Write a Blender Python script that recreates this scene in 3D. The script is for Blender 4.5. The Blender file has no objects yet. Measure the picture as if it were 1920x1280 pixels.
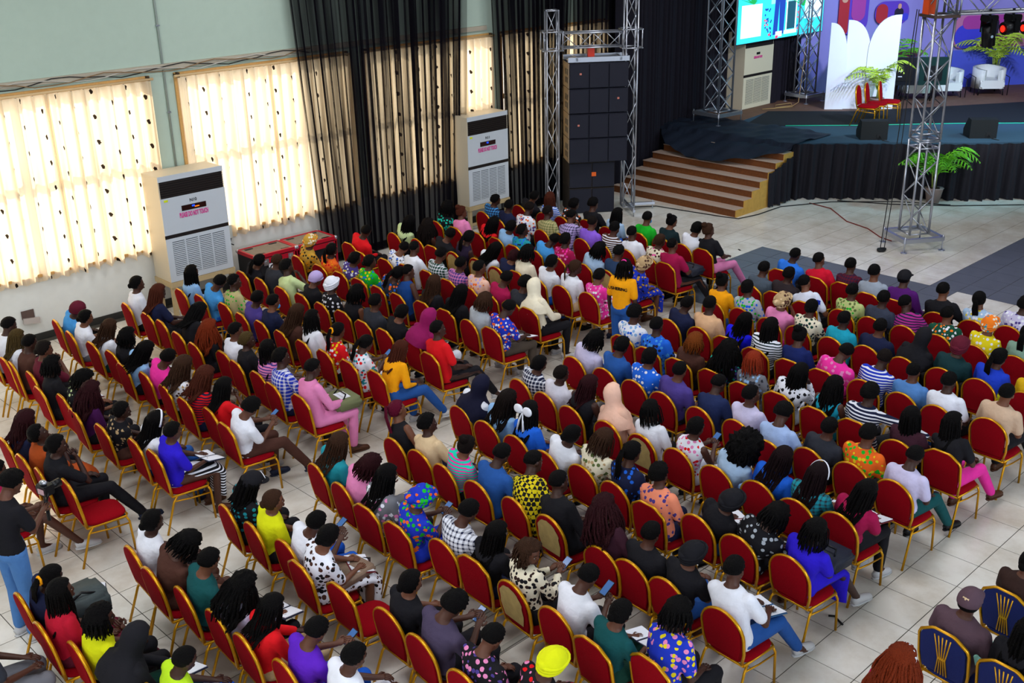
import bpy, bmesh, math, random
import numpy as np
from mathutils import Vector, Matrix, Euler, noise
C = bpy.context.scene.collection
SC = bpy.context.scene
R = math.radians
PI = math.pi
random.seed(7)

# ---------------------------------------------------------------- camera, world, lights, exposure
cam_d = bpy.data.cameras.new('camera'); cam = bpy.data.objects.new('camera', cam_d); C.objects.link(cam)
CAM = dict(yaw=0.806436, pitch=0.381259, roll=-0.020077, lens=38.6488, loc=(-7.6349, -4.1608, 6.4796))
_fw = Vector((math.cos(CAM['yaw'])*math.cos(CAM['pitch']), math.sin(CAM['yaw'])*math.cos(CAM['pitch']), -math.sin(CAM['pitch'])))
_r = _fw.cross(Vector((0,0,1))).normalized(); _u = _r.cross(_fw)
_r2 = _r*math.cos(CAM['roll']) + _u*math.sin(CAM['roll']); _u2 = -_r*math.sin(CAM['roll']) + _u*math.cos(CAM['roll'])
cam.matrix_world = Matrix((( _r2.x,_u2.x,-_fw.x,CAM['loc'][0]),(_r2.y,_u2.y,-_fw.y,CAM['loc'][1]),(_r2.z,_u2.z,-_fw.z,CAM['loc'][2]),(0,0,0,1)))
cam_d.lens = CAM['lens']; cam_d.sensor_width = 36; cam_d.clip_end = 200
SC.camera = cam

world = bpy.data.worlds.new('world'); SC.world = world; world.use_nodes = True
wn = world.node_tree
bg = wn.nodes['Background']; bg.inputs[0].default_value = (1.0, 0.93, 0.80, 1); bg.inputs[1].default_value = 3.2

def light(name, kind, loc, energy, color, size=1, size_y=None, direction=None, angle=None):
    d = bpy.data.lights.new(name, kind); d.energy = energy; d.color = color
    if kind == 'AREA':
        d.size = size
        if size_y: d.shape = 'RECTANGLE'; d.size_y = size_y
    elif kind == 'SUN': d.angle = angle or R(1)
    elif kind == 'SPOT': d.spot_size = angle or R(40); d.spot_blend = .5; d.shadow_soft_size = .15
    elif kind == 'POINT': d.shadow_soft_size = size
    o = bpy.data.objects.new(name, d); C.objects.link(o); o.location = loc
    if direction: o.rotation_euler = Vector(direction).to_track_quat('-Z', 'Y').to_euler()
    return o
# low warm sun outside the curtained windows
light('sun', 'SUN', (0, 30, 20), 6.8, (1.0, .87, .66), direction=(.25, -1, -.62), angle=R(2))
# added area lamps: assumed right-side daylight, back fill, fill below the ceiling
light('assumed_right_daylight_fill', 'AREA', (1, -12.5, 5.0), 1500, (.74, .85, 1.0), 18, 3.2, direction=(0.1, 1, -.30))  # added area lamp before the windowless right wall, standing for assumed daylight
light('back_fill_lamp', 'AREA', (-11.2, 1, 5.6), 520, (.92, .95, 1.0), 14, 3.0, direction=(1, .15, -.30))  # area lamp added behind the camera as fill, aimed towards the stage
for _i, (_x, _y) in enumerate([(-5, 2), (-5, 9), (3, 2), (3, 9), (10, 1), (10, 8)]):
    light('ceiling_fill_lamp', 'AREA', (_x, _y, 7.7), 170, (.97, .97, 1.0), 2.4, 2.4, direction=(0, 0, -1))  # lamp added under the unseen ceiling to light the interior, no fixture
# stage wash
light('stage_wash_blue', 'SPOT', (16.0, 5.0, 6.6), 1500, (.45, .5, 1.0), direction=(7, 5, -5.0), angle=R(70))
light('stage_wash_white', 'SPOT', (14.0, 3.0, 7.0), 2200, (.95, .97, 1.0), direction=(8, 7.5, -5.5), angle=R(75))
light('stage_wash_cyan', 'SPOT', (19.0, 2.0, 6.6), 1100, (.3, .8, 1.0), direction=(-1, 6.5, -5.0), angle=R(70))
SC.view_settings.view_transform = 'Standard'; SC.view_settings.look = 'None'
SC.view_settings.gamma = 1.0; SC.view_settings.use_curve_mapping = False
SC.view_settings.exposure = 0.0
SC.cycles.max_bounces = 8; SC.cycles.transparent_max_bounces = 16

# ---------------------------------------------------------------- materials
def lin(h):
    h = h.lstrip('#'); v = [int(h[i:i+2], 16)/255 for i in (0, 2, 4)]
    return tuple(c/12.92 if c <= .04045 else ((c+.055)/1.055)**2.4 for c in v) + (1,)
PAL = dict(blk='15141a', white='e4e6f2', white2='dfe2f0', white3='d9dff2', cream='e6dcc4', lace='d6d3e2', grey='6f7078', lgrey='a9b0bb', lgrey2='98a2b2',
 char='2c2e37', char2='34394a', slate='243a5c', slate2='4a5563', navy='161c3c', navy2='1b2750', navy3='101e58', navyb='12122b', nblue='103c7e', roy='1c34b8', roy2='2a17c4', roy3='1c3cc0',
 blue='1d62d8', blue2='1616dc', blue3='2a74e0', sky='4596dd', lblue='8bb4e2', pblue='a3bede', pblue2='9fb6e2', denim='24539c', ldenim='4f7fbe', teal='1f8fa0', teal2='1798b4',
 turq='18c9b0', dteal='0e4a4d', tealblk='123338', blkteal='12262c', green='18b028', dgreen='123f34', dgreen2='0f4a38', lime='c9dba0', limeb='b4dd20', plime='c6dca4', olive='5d6a3a',
 yel='e0cc18', yel2='d8ac10', yelb='dce010', mus='f2a007', gold='c79a3c', orange='e8641c', orange2='ef7a1e', rust='a8481a', rust2='b5401c', brown='4a2c24', dbrown='33201c', dbrown2='2b2226',
 tan='b79a72', beige='d9bd96', beige2='c9ab92', khaki='b3a878', khaki2='b5bf7c', sage='7d9c8c', peach='e8b9a4', peach2='ee8c6c', peach3='d8ab84', pink='e284b8', hot='e8309c', magm='a01048', magp='a82c88',
 red='d8121c', red2='b5122e', red3='d01030', maroon='5c1428', dmaroon='381826', plum='8c1458', purp='4a3a86', purp2='52146c', purpg='463c55', purpblk='241830', purpbr='57414c', dpurp='42104a', violet='5a1eb8', lpurp='8a5cd8', lav='b6a2d8',
 plav='c9c2e4', mint='9fdccb', skin='3c2219', auburn='5e2a18', multi='1c34b8', multi2='ef7a1e', tweed='4a4038', lpink='e8a0c0')
MATS = {}
def mat(key, color=None, rough=.8, metal=0, bump=0, bscale=40, spec=.3, emit=None, emit_s=0, vary=0, sheen=0):
    if key in MATS: return MATS[key]
    m = bpy.data.materials.new(key); m.use_nodes = True; nt = m.node_tree; b = nt.nodes['Principled BSDF']
    b.inputs['Base Color'].default_value = color; b.inputs['Roughness'].default_value = rough; b.inputs['Metallic'].default_value = metal
    b.inputs['Specular IOR Level'].default_value = spec
    if sheen: b.inputs['Sheen Weight'].default_value = sheen
    if emit: b.inputs['Emission Color'].default_value = emit; b.inputs['Emission Strength'].default_value = emit_s
    if bump or vary:
        tc = nt.nodes.new('ShaderNodeTexCoord'); n = nt.nodes.new('ShaderNodeTexNoise'); n.inputs['Scale'].default_value = bscale; n.inputs['Detail'].default_value = 4
        nt.links.new(tc.outputs['Object'], n.inputs['Vector'])
        if bump:
            bp = nt.nodes.new('ShaderNodeBump'); bp.inputs['Strength'].default_value = bump; bp.inputs['Distance'].default_value = .02
            nt.links.new(n.outputs['Fac'], bp.inputs['Height']); nt.links.new(bp.outputs['Normal'], b.inputs['Normal'])
        if vary:
            mx = nt.nodes.new('ShaderNodeMixRGB'); mx.blend_type = 'MIX'
            mx.inputs[1].default_value = tuple(c*(1-vary) for c in color[:3])+(1,); mx.inputs[2].default_value = tuple(min(1, c*(1+vary)) for c in color[:3])+(1,)
            nt.links.new(n.outputs['Fac'], mx.inputs[0]); nt.links.new(mx.outputs[0], b.inputs['Base Color'])
    MATS[key] = m; return m
def col(n): return lin(PAL.get(n, n))
def cloth(spec):
    """'s:red' solid, 'st:a,b' stripes, 'pl:a,b' plaid, 'ck:a,b' checker, 'dt:a,b' dots, 'fl:a,b,c' floral print"""
    key = 'cloth_'+spec.replace(':', '_').replace(',', '_')
    if key in MATS: return MATS[key]
    kind, cs = spec.split(':') if ':' in spec else ('s', spec)
    cs = [col(c) for c in cs.split(',')]
    if kind == 's': return mat(key, cs[0], .85, bump=.5, bscale=14, vary=.10, spec=.2)
    m = bpy.data.materials.new(key); m.use_nodes = True; nt = m.node_tree; N = nt.nodes.new; L = nt.links.new
    b = nt.nodes['Principled BSDF']; b.inputs['Roughness'].default_value = .85; b.inputs['Specular IOR Level'].default_value = .2
    tc = N('ShaderNodeTexCoord')
    def wave(axis, scale, thr):
        w = N('ShaderNodeTexWave'); w.bands_direction = axis; w.inputs['Scale'].default_value = scale; w.inputs['Distortion'].default_value = .3
        L(tc.outputs['Object'], w.inputs['Vector']); g = N('ShaderNodeMath'); g.operation = 'GREATER_THAN'; g.inputs[1].default_value = thr
        L(w.outputs['Fac'], g.inputs[0]); return g.outputs[0]
    def mix(f, a, c):
        x = N('ShaderNodeMixRGB')
        for i, v in ((0, f), (1, a), (2, c)):
            if hasattr(v, 'links'): L(v, x.inputs[i])
            else: x.inputs[i].default_value = v
        return x.outputs[0]
    if kind == 'st': out = mix(wave('Z', 9, .62), cs[0], cs[1])
    elif kind == 'pl':
        h = wave('Z', 7, .7); v = wave('Y', 7, .7); mid = tuple((x+y)/2 for x, y in zip(cs[0], cs[1]))
        out = mix(v, mix(h, cs[0], mid), mix(h, mid, cs[1]))
    elif kind == 'ck':
        k = N('ShaderNodeTexChecker'); k.inputs['Scale'].default_value = 26; L(tc.outputs['Object'], k.inputs['Vector']); out = mix(k.outputs['Fac'], cs[0], cs[1])
    else:
        v = N('ShaderNodeTexVoronoi'); v.inputs['Scale'].default_value = 17 if kind == 'dt' else 24; L(tc.outputs['Object'], v.inputs['Vector'])
        if kind == 'dt':
            v.inputs['Randomness'].default_value = .35
            g = N('ShaderNodeMath'); g.operation = 'LESS_THAN'; g.inputs[1].default_value = .33; L(v.outputs['Distance'], g.inputs[0]); out = mix(g.outputs[0], cs[0], cs[1])
        else:
            s = N('ShaderNodeSeparateColor'); L(v.outputs['Color'], s.inputs[0])
            g1 = N('ShaderNodeMath'); g1.operation = 'GREATER_THAN'; g1.inputs[1].default_value = .52; L(s.outputs[0], g1.inputs[0])
            g2 = N('ShaderNodeMath'); g2.operation = 'GREATER_THAN'; g2.inputs[1].default_value = .72; L(s.outputs[1], g2.inputs[0])
            g3 = N('ShaderNodeMath'); g3.operation = 'LESS_THAN'; g3.inputs[1].default_value = .5; L(v.outputs['Distance'], g3.inputs[0])
            m1 = N('ShaderNodeMath'); m1.operation = 'MULTIPLY'; L(g1.outputs[0], m1.inputs[0]); L(g3.outputs[0], m1.inputs[1])
            m2 = N('ShaderNodeMath'); m2.operation = 'MULTIPLY'; L(g2.outputs[0], m2.inputs[0]); L(g3.outputs[0], m2.inputs[1])
            out = mix(m2.outputs[0], mix(m1.outputs[0], cs[0], cs[1]), cs[2])
    L(out, b.inputs['Base Color']); MATS[key] = m; return m
HAIRC = dict(blk='060405', dbrown='150d0b', brown='3a2418', auburn='4a2014', rust='7a2c12', rust2='8a2c14', orange='7a3c12', maroon='2c0c12', dmaroon='180a0e', plum='5c0a28', gold='4a3a1e')
def hairm(c):
    return mat('hair_'+c, lin(HAIRC.get(c, PAL.get(c, '0c0a0b'))), .62, bump=1.0, bscale=110, vary=.5, spec=.1)
SKINS = [mat('skin_%d' % i, lin(h), .5, bump=.05, bscale=60, spec=.35) for i, h in enumerate(['4a2a1e', '3a2018', '5c3626', '6e432f'])]
GOLD = mat('gold_paint', lin('cf9408'), .32, .6, bump=.05, bscale=60, spec=.5, vary=.15)
REDV = mat('red_velvet', lin('8c0414'), .9, bump=.25, bscale=110, vary=.22, spec=.08)
BOARD = mat('bare_board', lin('b59a60'), .8, bump=.2, bscale=14, vary=.3)
BLUEV = mat('blue_velvet', lin('0e1c5c'), .8, bump=.2, bscale=120, vary=.15)
STEEL = mat('aluminium', lin('b9bdc8'), .3, .85, bump=.03, bscale=90)
BLKM = mat('matte_black', lin('14141a'), .6, bump=.15, bscale=60)
BLKP = mat('black_plastic', lin('0c0c10'), .35)
SHOES = [mat('shoe_black', lin('101014'), .4), mat('shoe_white', lin('c8c8cc'), .5), mat('shoe_brown', lin('4a2a18'), .5), mat('shoe_navy', lin('18223c'), .5)]
PAPER = mat('paper', lin('e8eaf4'), .9)

# ---------------------------------------------------------------- object helpers
def setm(o, mats):
    if not isinstance(mats, (list, tuple)): mats = [mats]
    while len(o.data.materials) < len(mats): o.data.materials.append(None)
    for i, m in enumerate(mats):
        o.material_slots[i].link = 'OBJECT'; o.material_slots[i].material = m
def obj(name, me, mats, parent=None, loc=None, rot=None, scale=None):
    if isinstance(me, bmesh.types.BMesh):
        bm = me; me = bpy.data.meshes.new(name); bm.to_mesh(me); bm.free()
    o = bpy.data.objects.new(name, me); C.objects.link(o); setm(o, mats)
    if parent: o.parent = parent
    if loc is not None: o.location = loc
    if rot is not None: o.rotation_euler = rot
    if scale is not None: o.scale = scale
    return o
def tag(o, label, cat, group=None, kind=None):
    if label: o['label'] = label
    if cat: o['category'] = cat
    if group: o['group'] = group
    if kind: o['kind'] = kind
    return o
def thing(name, label, cat, loc=(0,0,0), rotz=0, group=None):
    o = bpy.data.objects.new(name, None); C.objects.link(o); o.empty_display_size = .1
    o.location = loc; o.rotation_euler = (0, 0, rotz); return tag(o, label, cat, group)
def struct(name, me, m, parent=None, **k):
    o = obj(name, me, m, parent, **k)
    if not parent: o['kind'] = 'structure'
    return o
def box(bm, x0, x1, y0, y1, z0, z1, mi=0, M=None):
    vs = [bm.verts.new((x, y, z)) for x in (x0, x1) for y in (y0, y1) for z in (z0, z1)]
    if M:
        for v in vs: v.co = M @ v.co
    for f in ((0,1,3,2),(4,6,7,5),(0,4,5,1),(2,3,7,6),(0,2,6,4),(1,5,7,3)):
        fc = bm.faces.new([vs[i] for i in f]); fc.material_index = mi
    return vs
def tube(bm, pts, rad, seg=8, mi=0, caps=True, smooth=True, flat=None):
    """swept tube along pts; rad: number or list of r or (ra, rb)"""
    pts = [Vector(p) for p in pts]; n = len(pts)
    rads = [rad]*n if not isinstance(rad, list) else rad
    rings = []; up = None
    for i, p in enumerate(pts):
        t = (pts[min(i+1, n-1)]-pts[max(i-1, 0)]).normalized()
        if up is None:
            up = Vector((0, 1, 0)) if abs(t.y) < .8 else Vector((1, 0, 0))
        a = (up - t*up.dot(t)).normalized(); b = t.cross(a); up = a
        ra, rb = rads[i] if isinstance(rads[i], tuple) else (rads[i], rads[i])
        rings.append([bm.verts.new(p + a*ra*math.cos(2*PI*k/seg) + b*rb*math.sin(2*PI*k/seg)) for k in range(seg)])
    for i in range(n-1):
        for k in range(seg):
            f = bm.faces.new((rings[i][k], rings[i][(k+1) % seg], rings[i+1][(k+1) % seg], rings[i+1][k])); f.material_index = mi; f.smooth = smooth
    if caps:
        f = bm.faces.new(rings[0][::-1]); f.material_index = mi; f = bm.faces.new(rings[-1]); f.material_index = mi
    return rings
def ell(bm, c, r, seg=16, rings=10, mi=0, M=None, fn=None):
    mm = Matrix.Translation(c) @ (M or Matrix.Identity(4)) @ Matrix.Diagonal((r[0], r[1], r[2], 1))
    q = bmesh.ops.create_uvsphere(bm, u_segments=seg, v_segments=rings, radius=1, matrix=mm if fn is None else Matrix.Identity(4))
    for v in q['verts']:
        if fn: v.co = mm @ fn(v.co.copy())
        for f in v.link_faces: f.material_index = mi; f.smooth = True
def prism(bm, poly, y0, y1, mi=0, M=None):
    """poly of (x, z), extruded along y"""
    a = [bm.verts.new((p[0], y0, p[1])) for p in poly]; b = [bm.verts.new((p[0], y1, p[1])) for p in poly]
    if M:
        for v in a+b: v.co = M @ v.co
    n = len(poly)
    for f in [bm.faces.new(a), bm.faces.new(b[::-1])] + [bm.faces.new((a[i], b[i], b[(i+1) % n], a[(i+1) % n])) for i in range(n)]: f.material_index = mi
def bm2me(bm, name, nm=1, smooth=None):
    bmesh.ops.recalc_face_normals(bm, faces=bm.faces[:])
    me = bpy.data.meshes.new(name); bm.to_mesh(me); bm.free()
    if smooth is not None:
        for p in me.polygons: p.use_smooth = smooth
    for i in range(nm): me.materials.append(None)
    return me
def evalmods(me, mods, name):
    o = bpy.data.objects.new('tmp', me); C.objects.link(o)
    for t, kw in mods:
        m = o.modifiers.new(t, t)
        for k, v in kw.items(): setattr(m, k, v)
    dg = bpy.context.evaluated_depsgraph_get(); dg.update()
    r = bpy.data.meshes.new_from_object(o.evaluated_get(dg)); r.name = name
    bpy.data.objects.remove(o); return r
def text(s, size, name='lettering', depth=.002, m=None, parent=None, M=None, bold=0):
    cu = bpy.data.curves.new('t', 'FONT'); cu.body = s; cu.size = size; cu.extrude = depth; cu.align_x = 'CENTER'; cu.align_y = 'CENTER'; cu.offset = bold
    o = bpy.data.objects.new('t', cu); C.objects.link(o); dg = bpy.context.evaluated_depsgraph_get(); dg.update()
    me = bpy.data.meshes.new_from_object(o.evaluated_get(dg)); bpy.data.objects.remove(o)
    me.materials.clear(); me.materials.append(None)
    if M: me.transform(M)
    return obj(name, me, m, parent)

# ---------------------------------------------------------------- room
WY = 13.1780            # inner face of the windowed wall
WALL = mat('wall_paint', lin('b7c0b4'), .9, bump=.06, bscale=8, vary=.05)
WALLU = mat('wall_paint_green', lin('b4c6b8'), .9, bump=.05, bscale=8, vary=.04)
WALLW = mat('wall_lower_white', lin('dedfda'), .85, bump=.05, bscale=6, vary=.07)
WOODL = mat('pale_varnished_wood', lin('c79a5c'), .55, bump=.1, bscale=30, vary=.15)
CABLE = mat('cable_black', lin('1a1a1c'), .6)
WINS = [(-6.3, -3.0), (-2.6, .80), (1.34, 4.79), (5.22, 8.49), (8.83, 12.1)]
SILL, HEAD = 1.08, 3.86
bm = bmesh.new(); WT = .25
xs = [-12] + [v for w in WINS for v in w] + [13.6]
box(bm, -12, 13.6, WY, WY+WT, -.1, SILL, 1); box(bm, -12, 13.6, WY, WY+WT, HEAD, 9, 0)
for i in range(0, len(xs), 2): box(bm, xs[i], xs[i+1], WY, WY+WT, SILL, HEAD, 0)
struct('wall_left', bm, [WALLU, WALLW])
bm = bmesh.new(); box(bm, 13.6, 13.8, WY, 14.6, -.1, 9); box(bm, 13.6, 30, 14.5, 14.7, -.1, 9); struct('wall_stage_side', bm, WALL)
bm = bmesh.new(); box(bm, -12.2, -12, -13, WY+.2, -.1, 9); struct('wall_back', bm, WALL)
bm = bmesh.new(); box(bm, -12.2, 30, -13.2, -13, -.1, 9); struct('wall_right', bm, WALL)
bm = bmesh.new(); box(bm, 30, 30.2, -13.2, 14.7, -.1, 9); struct('wall_stage_back', bm, WALL)
CEIL = mat('ceiling_white', lin('c4c4be'), .95, vary=.04, bscale=3)
bm = bmesh.new(); box(bm, -12.2, 30.2, -13.2, 14.7, 9, 9.15); struct('ceiling', bm, CEIL)
bm = bmesh.new(); box(bm, -12, 13.3, WY-.02, WY, 0, .11); struct('baseboard_left', bm, mat('dark_skirting', lin('33322f'), .5))
# windows: frames, mullions, glass panes
GLASS = bpy.data.materials.new('window_glass'); GLASS.use_nodes = True; nt = GLASS.node_tree; nt.nodes.remove(nt.nodes['Principled BSDF'])
_t = nt.nodes.new('ShaderNodeBsdfTransparent'); _g = nt.nodes.new('ShaderNodeBsdfGlossy'); _x = nt.nodes.new('ShaderNodeMixShader'); _x.inputs[0].default_value = .08; _g.inputs['Roughness'].default_value = .05
nt.links.new(_t.outputs[0], _x.inputs[1]); nt.links.new(_g.outputs[0], _x.inputs[2]); nt.links.new(_x.outputs[0], nt.nodes['Material Output'].inputs[0])
FRAME = mat('window_frame_bronze', lin('4a3c2c'), .5, .3)
for i, (a, b) in enumerate(WINS):
    bm = bmesh.new(); y0, y1 = WY+.10, WY+.16
    for x0, x1, z0, z1 in [(a, b, SILL, SILL+.06), (a, b, HEAD-.06, HEAD), (a, a+.06, SILL, HEAD), (b-.06, b, SILL, HEAD), (a, b, 2.50, 2.60)] + [(a+(b-a)*k/3-.03, a+(b-a)*k/3+.03, SILL, HEAD) for k in (1, 2)]:
        box(bm, x0, x1, y0, y1, z0, z1)
    w = struct('window_%d' % (i+1), bm, FRAME)
    bm = bmesh.new(); box(bm, a+.02, b-.02, WY+.125, WY+.131, SILL+.02, HEAD-.02); obj('pane', bm, GLASS, w)
    bm = bmesh.new(); box(bm, a-.03, b+.03, WY-.05, WY+.24, SILL-.045, SILL); obj('window_sill', bm, WOODL, w)
    bm = bmesh.new(); box(bm, a-.05, a+.02, WY-.03, WY+.02, SILL, HEAD+.05); box(bm, b-.02, b+.05, WY-.03, WY+.02, SILL, HEAD+.05); box(bm, a-.05, b+.05, WY-.03, WY+.02, HEAD, HEAD+.07); obj('window_casing', bm, WOODL, w)
# patterned translucent curtains
CUR = bpy.data.materials.new('curtain_voile'); CUR.use_nodes = True; nt = CUR.node_tree; N = nt.nodes.new; L = nt.links.new
nt.nodes.remove(nt.nodes['Principled BSDF'])
uv = N('ShaderNodeUVMap'); sp = N('ShaderNodeSeparateXYZ'); L(uv.outputs[0], sp.inputs[0])
def mth(op, a, b=None, nt=nt):
    m = nt.nodes.new('ShaderNodeMath'); m.operation = op
    for i, v in enumerate((a, b)):
        if v is None: continue
        if hasattr(v, 'links'): nt.links.new(v, m.inputs[i])
        else: m.inputs[i].default_value = v
    return m.outputs[0]
u_ = mth('DIVIDE', sp.outputs[0], .34); row = mth('FLOOR', u_); v_ = mth('ADD', mth('DIVIDE', sp.outputs[1], .40), mth('MULTIPLY', row, .5))
fu = mth('SUBTRACT', mth('FRACT', u_), .5); fv = mth('SUBTRACT', mth('FRACT', v_), .5)
nz = N('ShaderNodeTexNoise'); nz.inputs['Scale'].default_value = 30; L(uv.outputs[0], nz.inputs['Vector'])
d2 = mth('SQRT', mth('ADD', mth('POWER', mth('MULTIPLY', fu, 1.5), 2), mth('POWER', fv, 2)))
d2 = mth('ADD', d2, mth('MULTIPLY', mth('SUBTRACT', nz.outputs['Fac'], .5), .12))
mask = mth('MULTIPLY', mth('LESS_THAN', d2, .098), mth('GREATER_THAN', mth('ADD', fu, mth('MULTIPLY', fv, .3)), -.035))
cr = N('ShaderNodeMixRGB'); cr.inputs[1].default_value = lin('f2e4cc'); cr.inputs[2].default_value = lin('2e2620'); L(mask, cr.inputs[0])
df = N('ShaderNodeBsdfDiffuse'); tl = N('ShaderNodeBsdfTranslucent'); mx = N('ShaderNodeMixShader'); mx.inputs[0].default_value = .6
L(cr.outputs[0], df.inputs[0]); L(cr.outputs[0], tl.inputs[0]); L(df.outputs[0], mx.inputs[1]); L(tl.outputs[0], mx.inputs[2]); L(mx.outputs[0], nt.nodes['Material Output'].inputs[0])
def drape(x0, x1, y, z0, z1, folds, amp, seed, bot=None, nx=140, nz=14, hem=.02, amp2=None, path=None, thick=0):
    """hanging pleated cloth from (x0..x1, z1) to (bot0..bot1, z0); path: polyline of (x, y) instead of the straight x run"""
    rnd = random.Random(seed); bx0, bx1 = bot or (x0, x1); bm = bmesh.new(); uvl = bm.loops.layers.uv.new('UVMap')
    ph = [rnd.uniform(0, 6.28) for _ in range(4)]; grid = []
    if path:
        P = [Vector((p[0], p[1], 0)) for p in path]; segs = [(P[i+1]-P[i]).length for i in range(len(P)-1)]; tot = sum(segs)
    W = tot if path else x1-x0
    for j in range(nz+1):
        t = j/nz; z = z1+(z0-z1)*t; rowv = []
        for i in range(nx+1):
            s = i/nx; a = amp + ((amp2 or amp)-amp)*t
            w = math.sin(s*folds*2*PI+ph[0]+.5*math.sin(s*9+ph[1])) + .45*math.sin(s*folds*4.6*PI+ph[2]+t*1.2) + .3*math.sin(s*17+ph[3]-t*2)
            if path:
                d = s*tot; k = 0
                while k < len(segs)-1 and d > segs[k]: d -= segs[k]; k += 1
                q = P[k].lerp(P[k+1], min(1, d/segs[k])); tn = (P[k+1]-P[k]).normalized(); nn = Vector((-tn.y, tn.x, 0)); p = q - nn*w*a*.6
                co = (p.x, p.y, z + (rnd.uniform(-hem, hem) if j == nz else 0))
            else:
                xa = x0+(x1-x0)*s; xb = bx0+(bx1-bx0)*s; x = xa+(xb-xa)*t
                co = (x + .25*a*math.cos(s*folds*2*PI+ph[0]), y - w*a*.6, z + (hem*math.sin(s*folds*2*PI+ph[2]) if j == nz else 0))
            rowv.append((bm.verts.new(co), s*W*1.15, z))
        grid.append(rowv)
    for j in range(nz):
        for i in range(nx):
            q = [grid[j][i], grid[j+1][i], grid[j+1][i+1], grid[j][i+1]]; f = bm.faces.new([k[0] for k in q]); f.smooth = True
            for lp, k in zip(f.loops, q): lp[uvl].uv = (k[1], k[2])
    return bm
ROD = mat('curtain_rod_cream', lin('d9b98a'), .4)
words = ['far left, nearest the camera side', 'first full', 'second full', 'third, behind black sheers', 'last, beside the speaker rig']
cur_lab = {(0,0): 'cream motif curtain outside the frame, wall end half', (0,1): 'cream motif curtain outside the frame, room end half',
 (1,0): 'bright cream motif curtain at the far left, above the wall socket', (1,1): 'bright cream motif curtain just left of the first tall air conditioner',
 (2,0): 'cream motif curtain rising behind the first tall air conditioner', (2,1): 'cream motif curtain over red cases, partly behind black sheer',
 (3,0): 'cream motif curtain wholly behind the wide black sheer', (3,1): 'cream motif curtain directly above the second tall air conditioner',
 (4,0): 'narrow bright cream curtain between second air conditioner and speaker rig', (4,1): 'cream curtain glowing behind the flown speaker stack'}
for i, (a, b) in enumerate(WINS):
    mid = (a+b)/2
    rod = thing('curtain_rod', 'pale wooden curtain rail over ' + ['the window outside the frame', 'the far left window', 'the window behind the first air conditioner', 'the window behind the black sheer', 'the window behind the speaker rig'][i], 'curtain rail', (mid, WY-.09, HEAD+.02))
    bm = bmesh.new(); tube(bm, [(a-mid-.08, 0, 0), (b-mid+.08, 0, 0)], .022, 8); obj('rail', bm, ROD, rod)
    for s in (-1, 1):
        bm = bmesh.new(); box(bm, s*(b-a)/2-.02, s*(b-a)/2+.02, -.01, .09, -.03, .05); obj('bracket', bm, FRAME, rod)
    for h, (c0, c1) in enumerate([(a-.02, mid+.06), (mid-.02, b+.03)]):
        if (i, h) == (0, 0): continue
        bm = drape(c0, c1, WY-.09, SILL-.10, HEAD, 8, .075, 10*i+h, nx=130, nz=16, hem=.03)
        tag(obj('curtain', bm, CUR), cur_lab[(i, h)], 'curtain', 'cream curtains along the window wall')
# conduit pipe, trunking, cables along the wall
t = thing('conduit_pipe', 'thin grey conduit pipe rising between the first two windows', 'pipe', (1.12, WY-.02, 2.3))
bm = bmesh.new(); tube(bm, [(0, 0, -.6), (0, 0, 6.2)], .018, 8); obj('pipe', bm, mat('conduit_grey', lin('8f9a94'), .6), t)
for z in (1.0, 2.4, 3.6):
    bm = bmesh.new(); box(bm, -.03, .03, -.022, .01, z-.012, z+.012); obj('clip', bm, STEEL, t)
t = thing('conduit_pipe', 'pale pipe beside the fourth window behind black sheer', 'pipe', (10.3, WY-.02, 3.9))
bm = bmesh.new(); tube(bm, [(0, 0, 0), (0, 0, 5)], .03, 8); obj('pipe', bm, mat('conduit_grey', lin('8f9a94'), .6), t)
t = thing('cable_trunking', 'long cream wall trunking above the windows with loose cables', 'trunking', (0, WY, 4.0))
bm = bmesh.new(); box(bm, -9, 8.4, -.05, -.002, 0, .09); obj('trunking', bm, mat('trunking_cream', lin('b4aa98'), .6, vary=.15, bscale=4), t)
for k in range(3):
    bm = bmesh.new(); rnd = random.Random(k+40); pts = [(-3+x*.28, -.06-.01*k, .02+.05*math.sin(x*.9+k*2)+rnd.uniform(-.015, .015)) for x in range(26)]
    tube(bm, pts, .008, 5); obj('cable', bm, [CABLE, mat('cable_white', lin('c8c4ba'), .6), mat('cable_tan', lin('8a6c4a'), .6)][k], t)
t = thing('wall_socket', 'white wall socket hanging loose from its hole, far left', 'socket', (-1.75, WY-.01, .42))
bm = bmesh.new(); box(bm, -.11, .09, -.012, 0, -.02, .12); obj('opening', bm, mat('socket_hole', lin('5c4a44'), .9), t)
bm = bmesh.new(); box(bm, -.10, .16, -.05, 0, -.10, -.01, M=Matrix.Rotation(R(8), 4, 'Y')); obj('cover', bm, mat('socket_white', lin('b9aea8'), .5), t)
t = thing('wall_switch', 'white wall isolator switch right of the first air conditioner', 'switch', (2.0, WY-.01, .95))
bm = bmesh.new(); box(bm, -.07, .07, -.05, 0, -.02, .22); obj('housing', bm, mat('switch_white', lin('b9c0bc'), .4), t)
bm = bmesh.new(); tube(bm, [(-.02, -.03, -.02), (-.05, -.03, -.12), (.02, -.03, -.16)], .012, 6); obj('cable', bm, CABLE, t)

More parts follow.
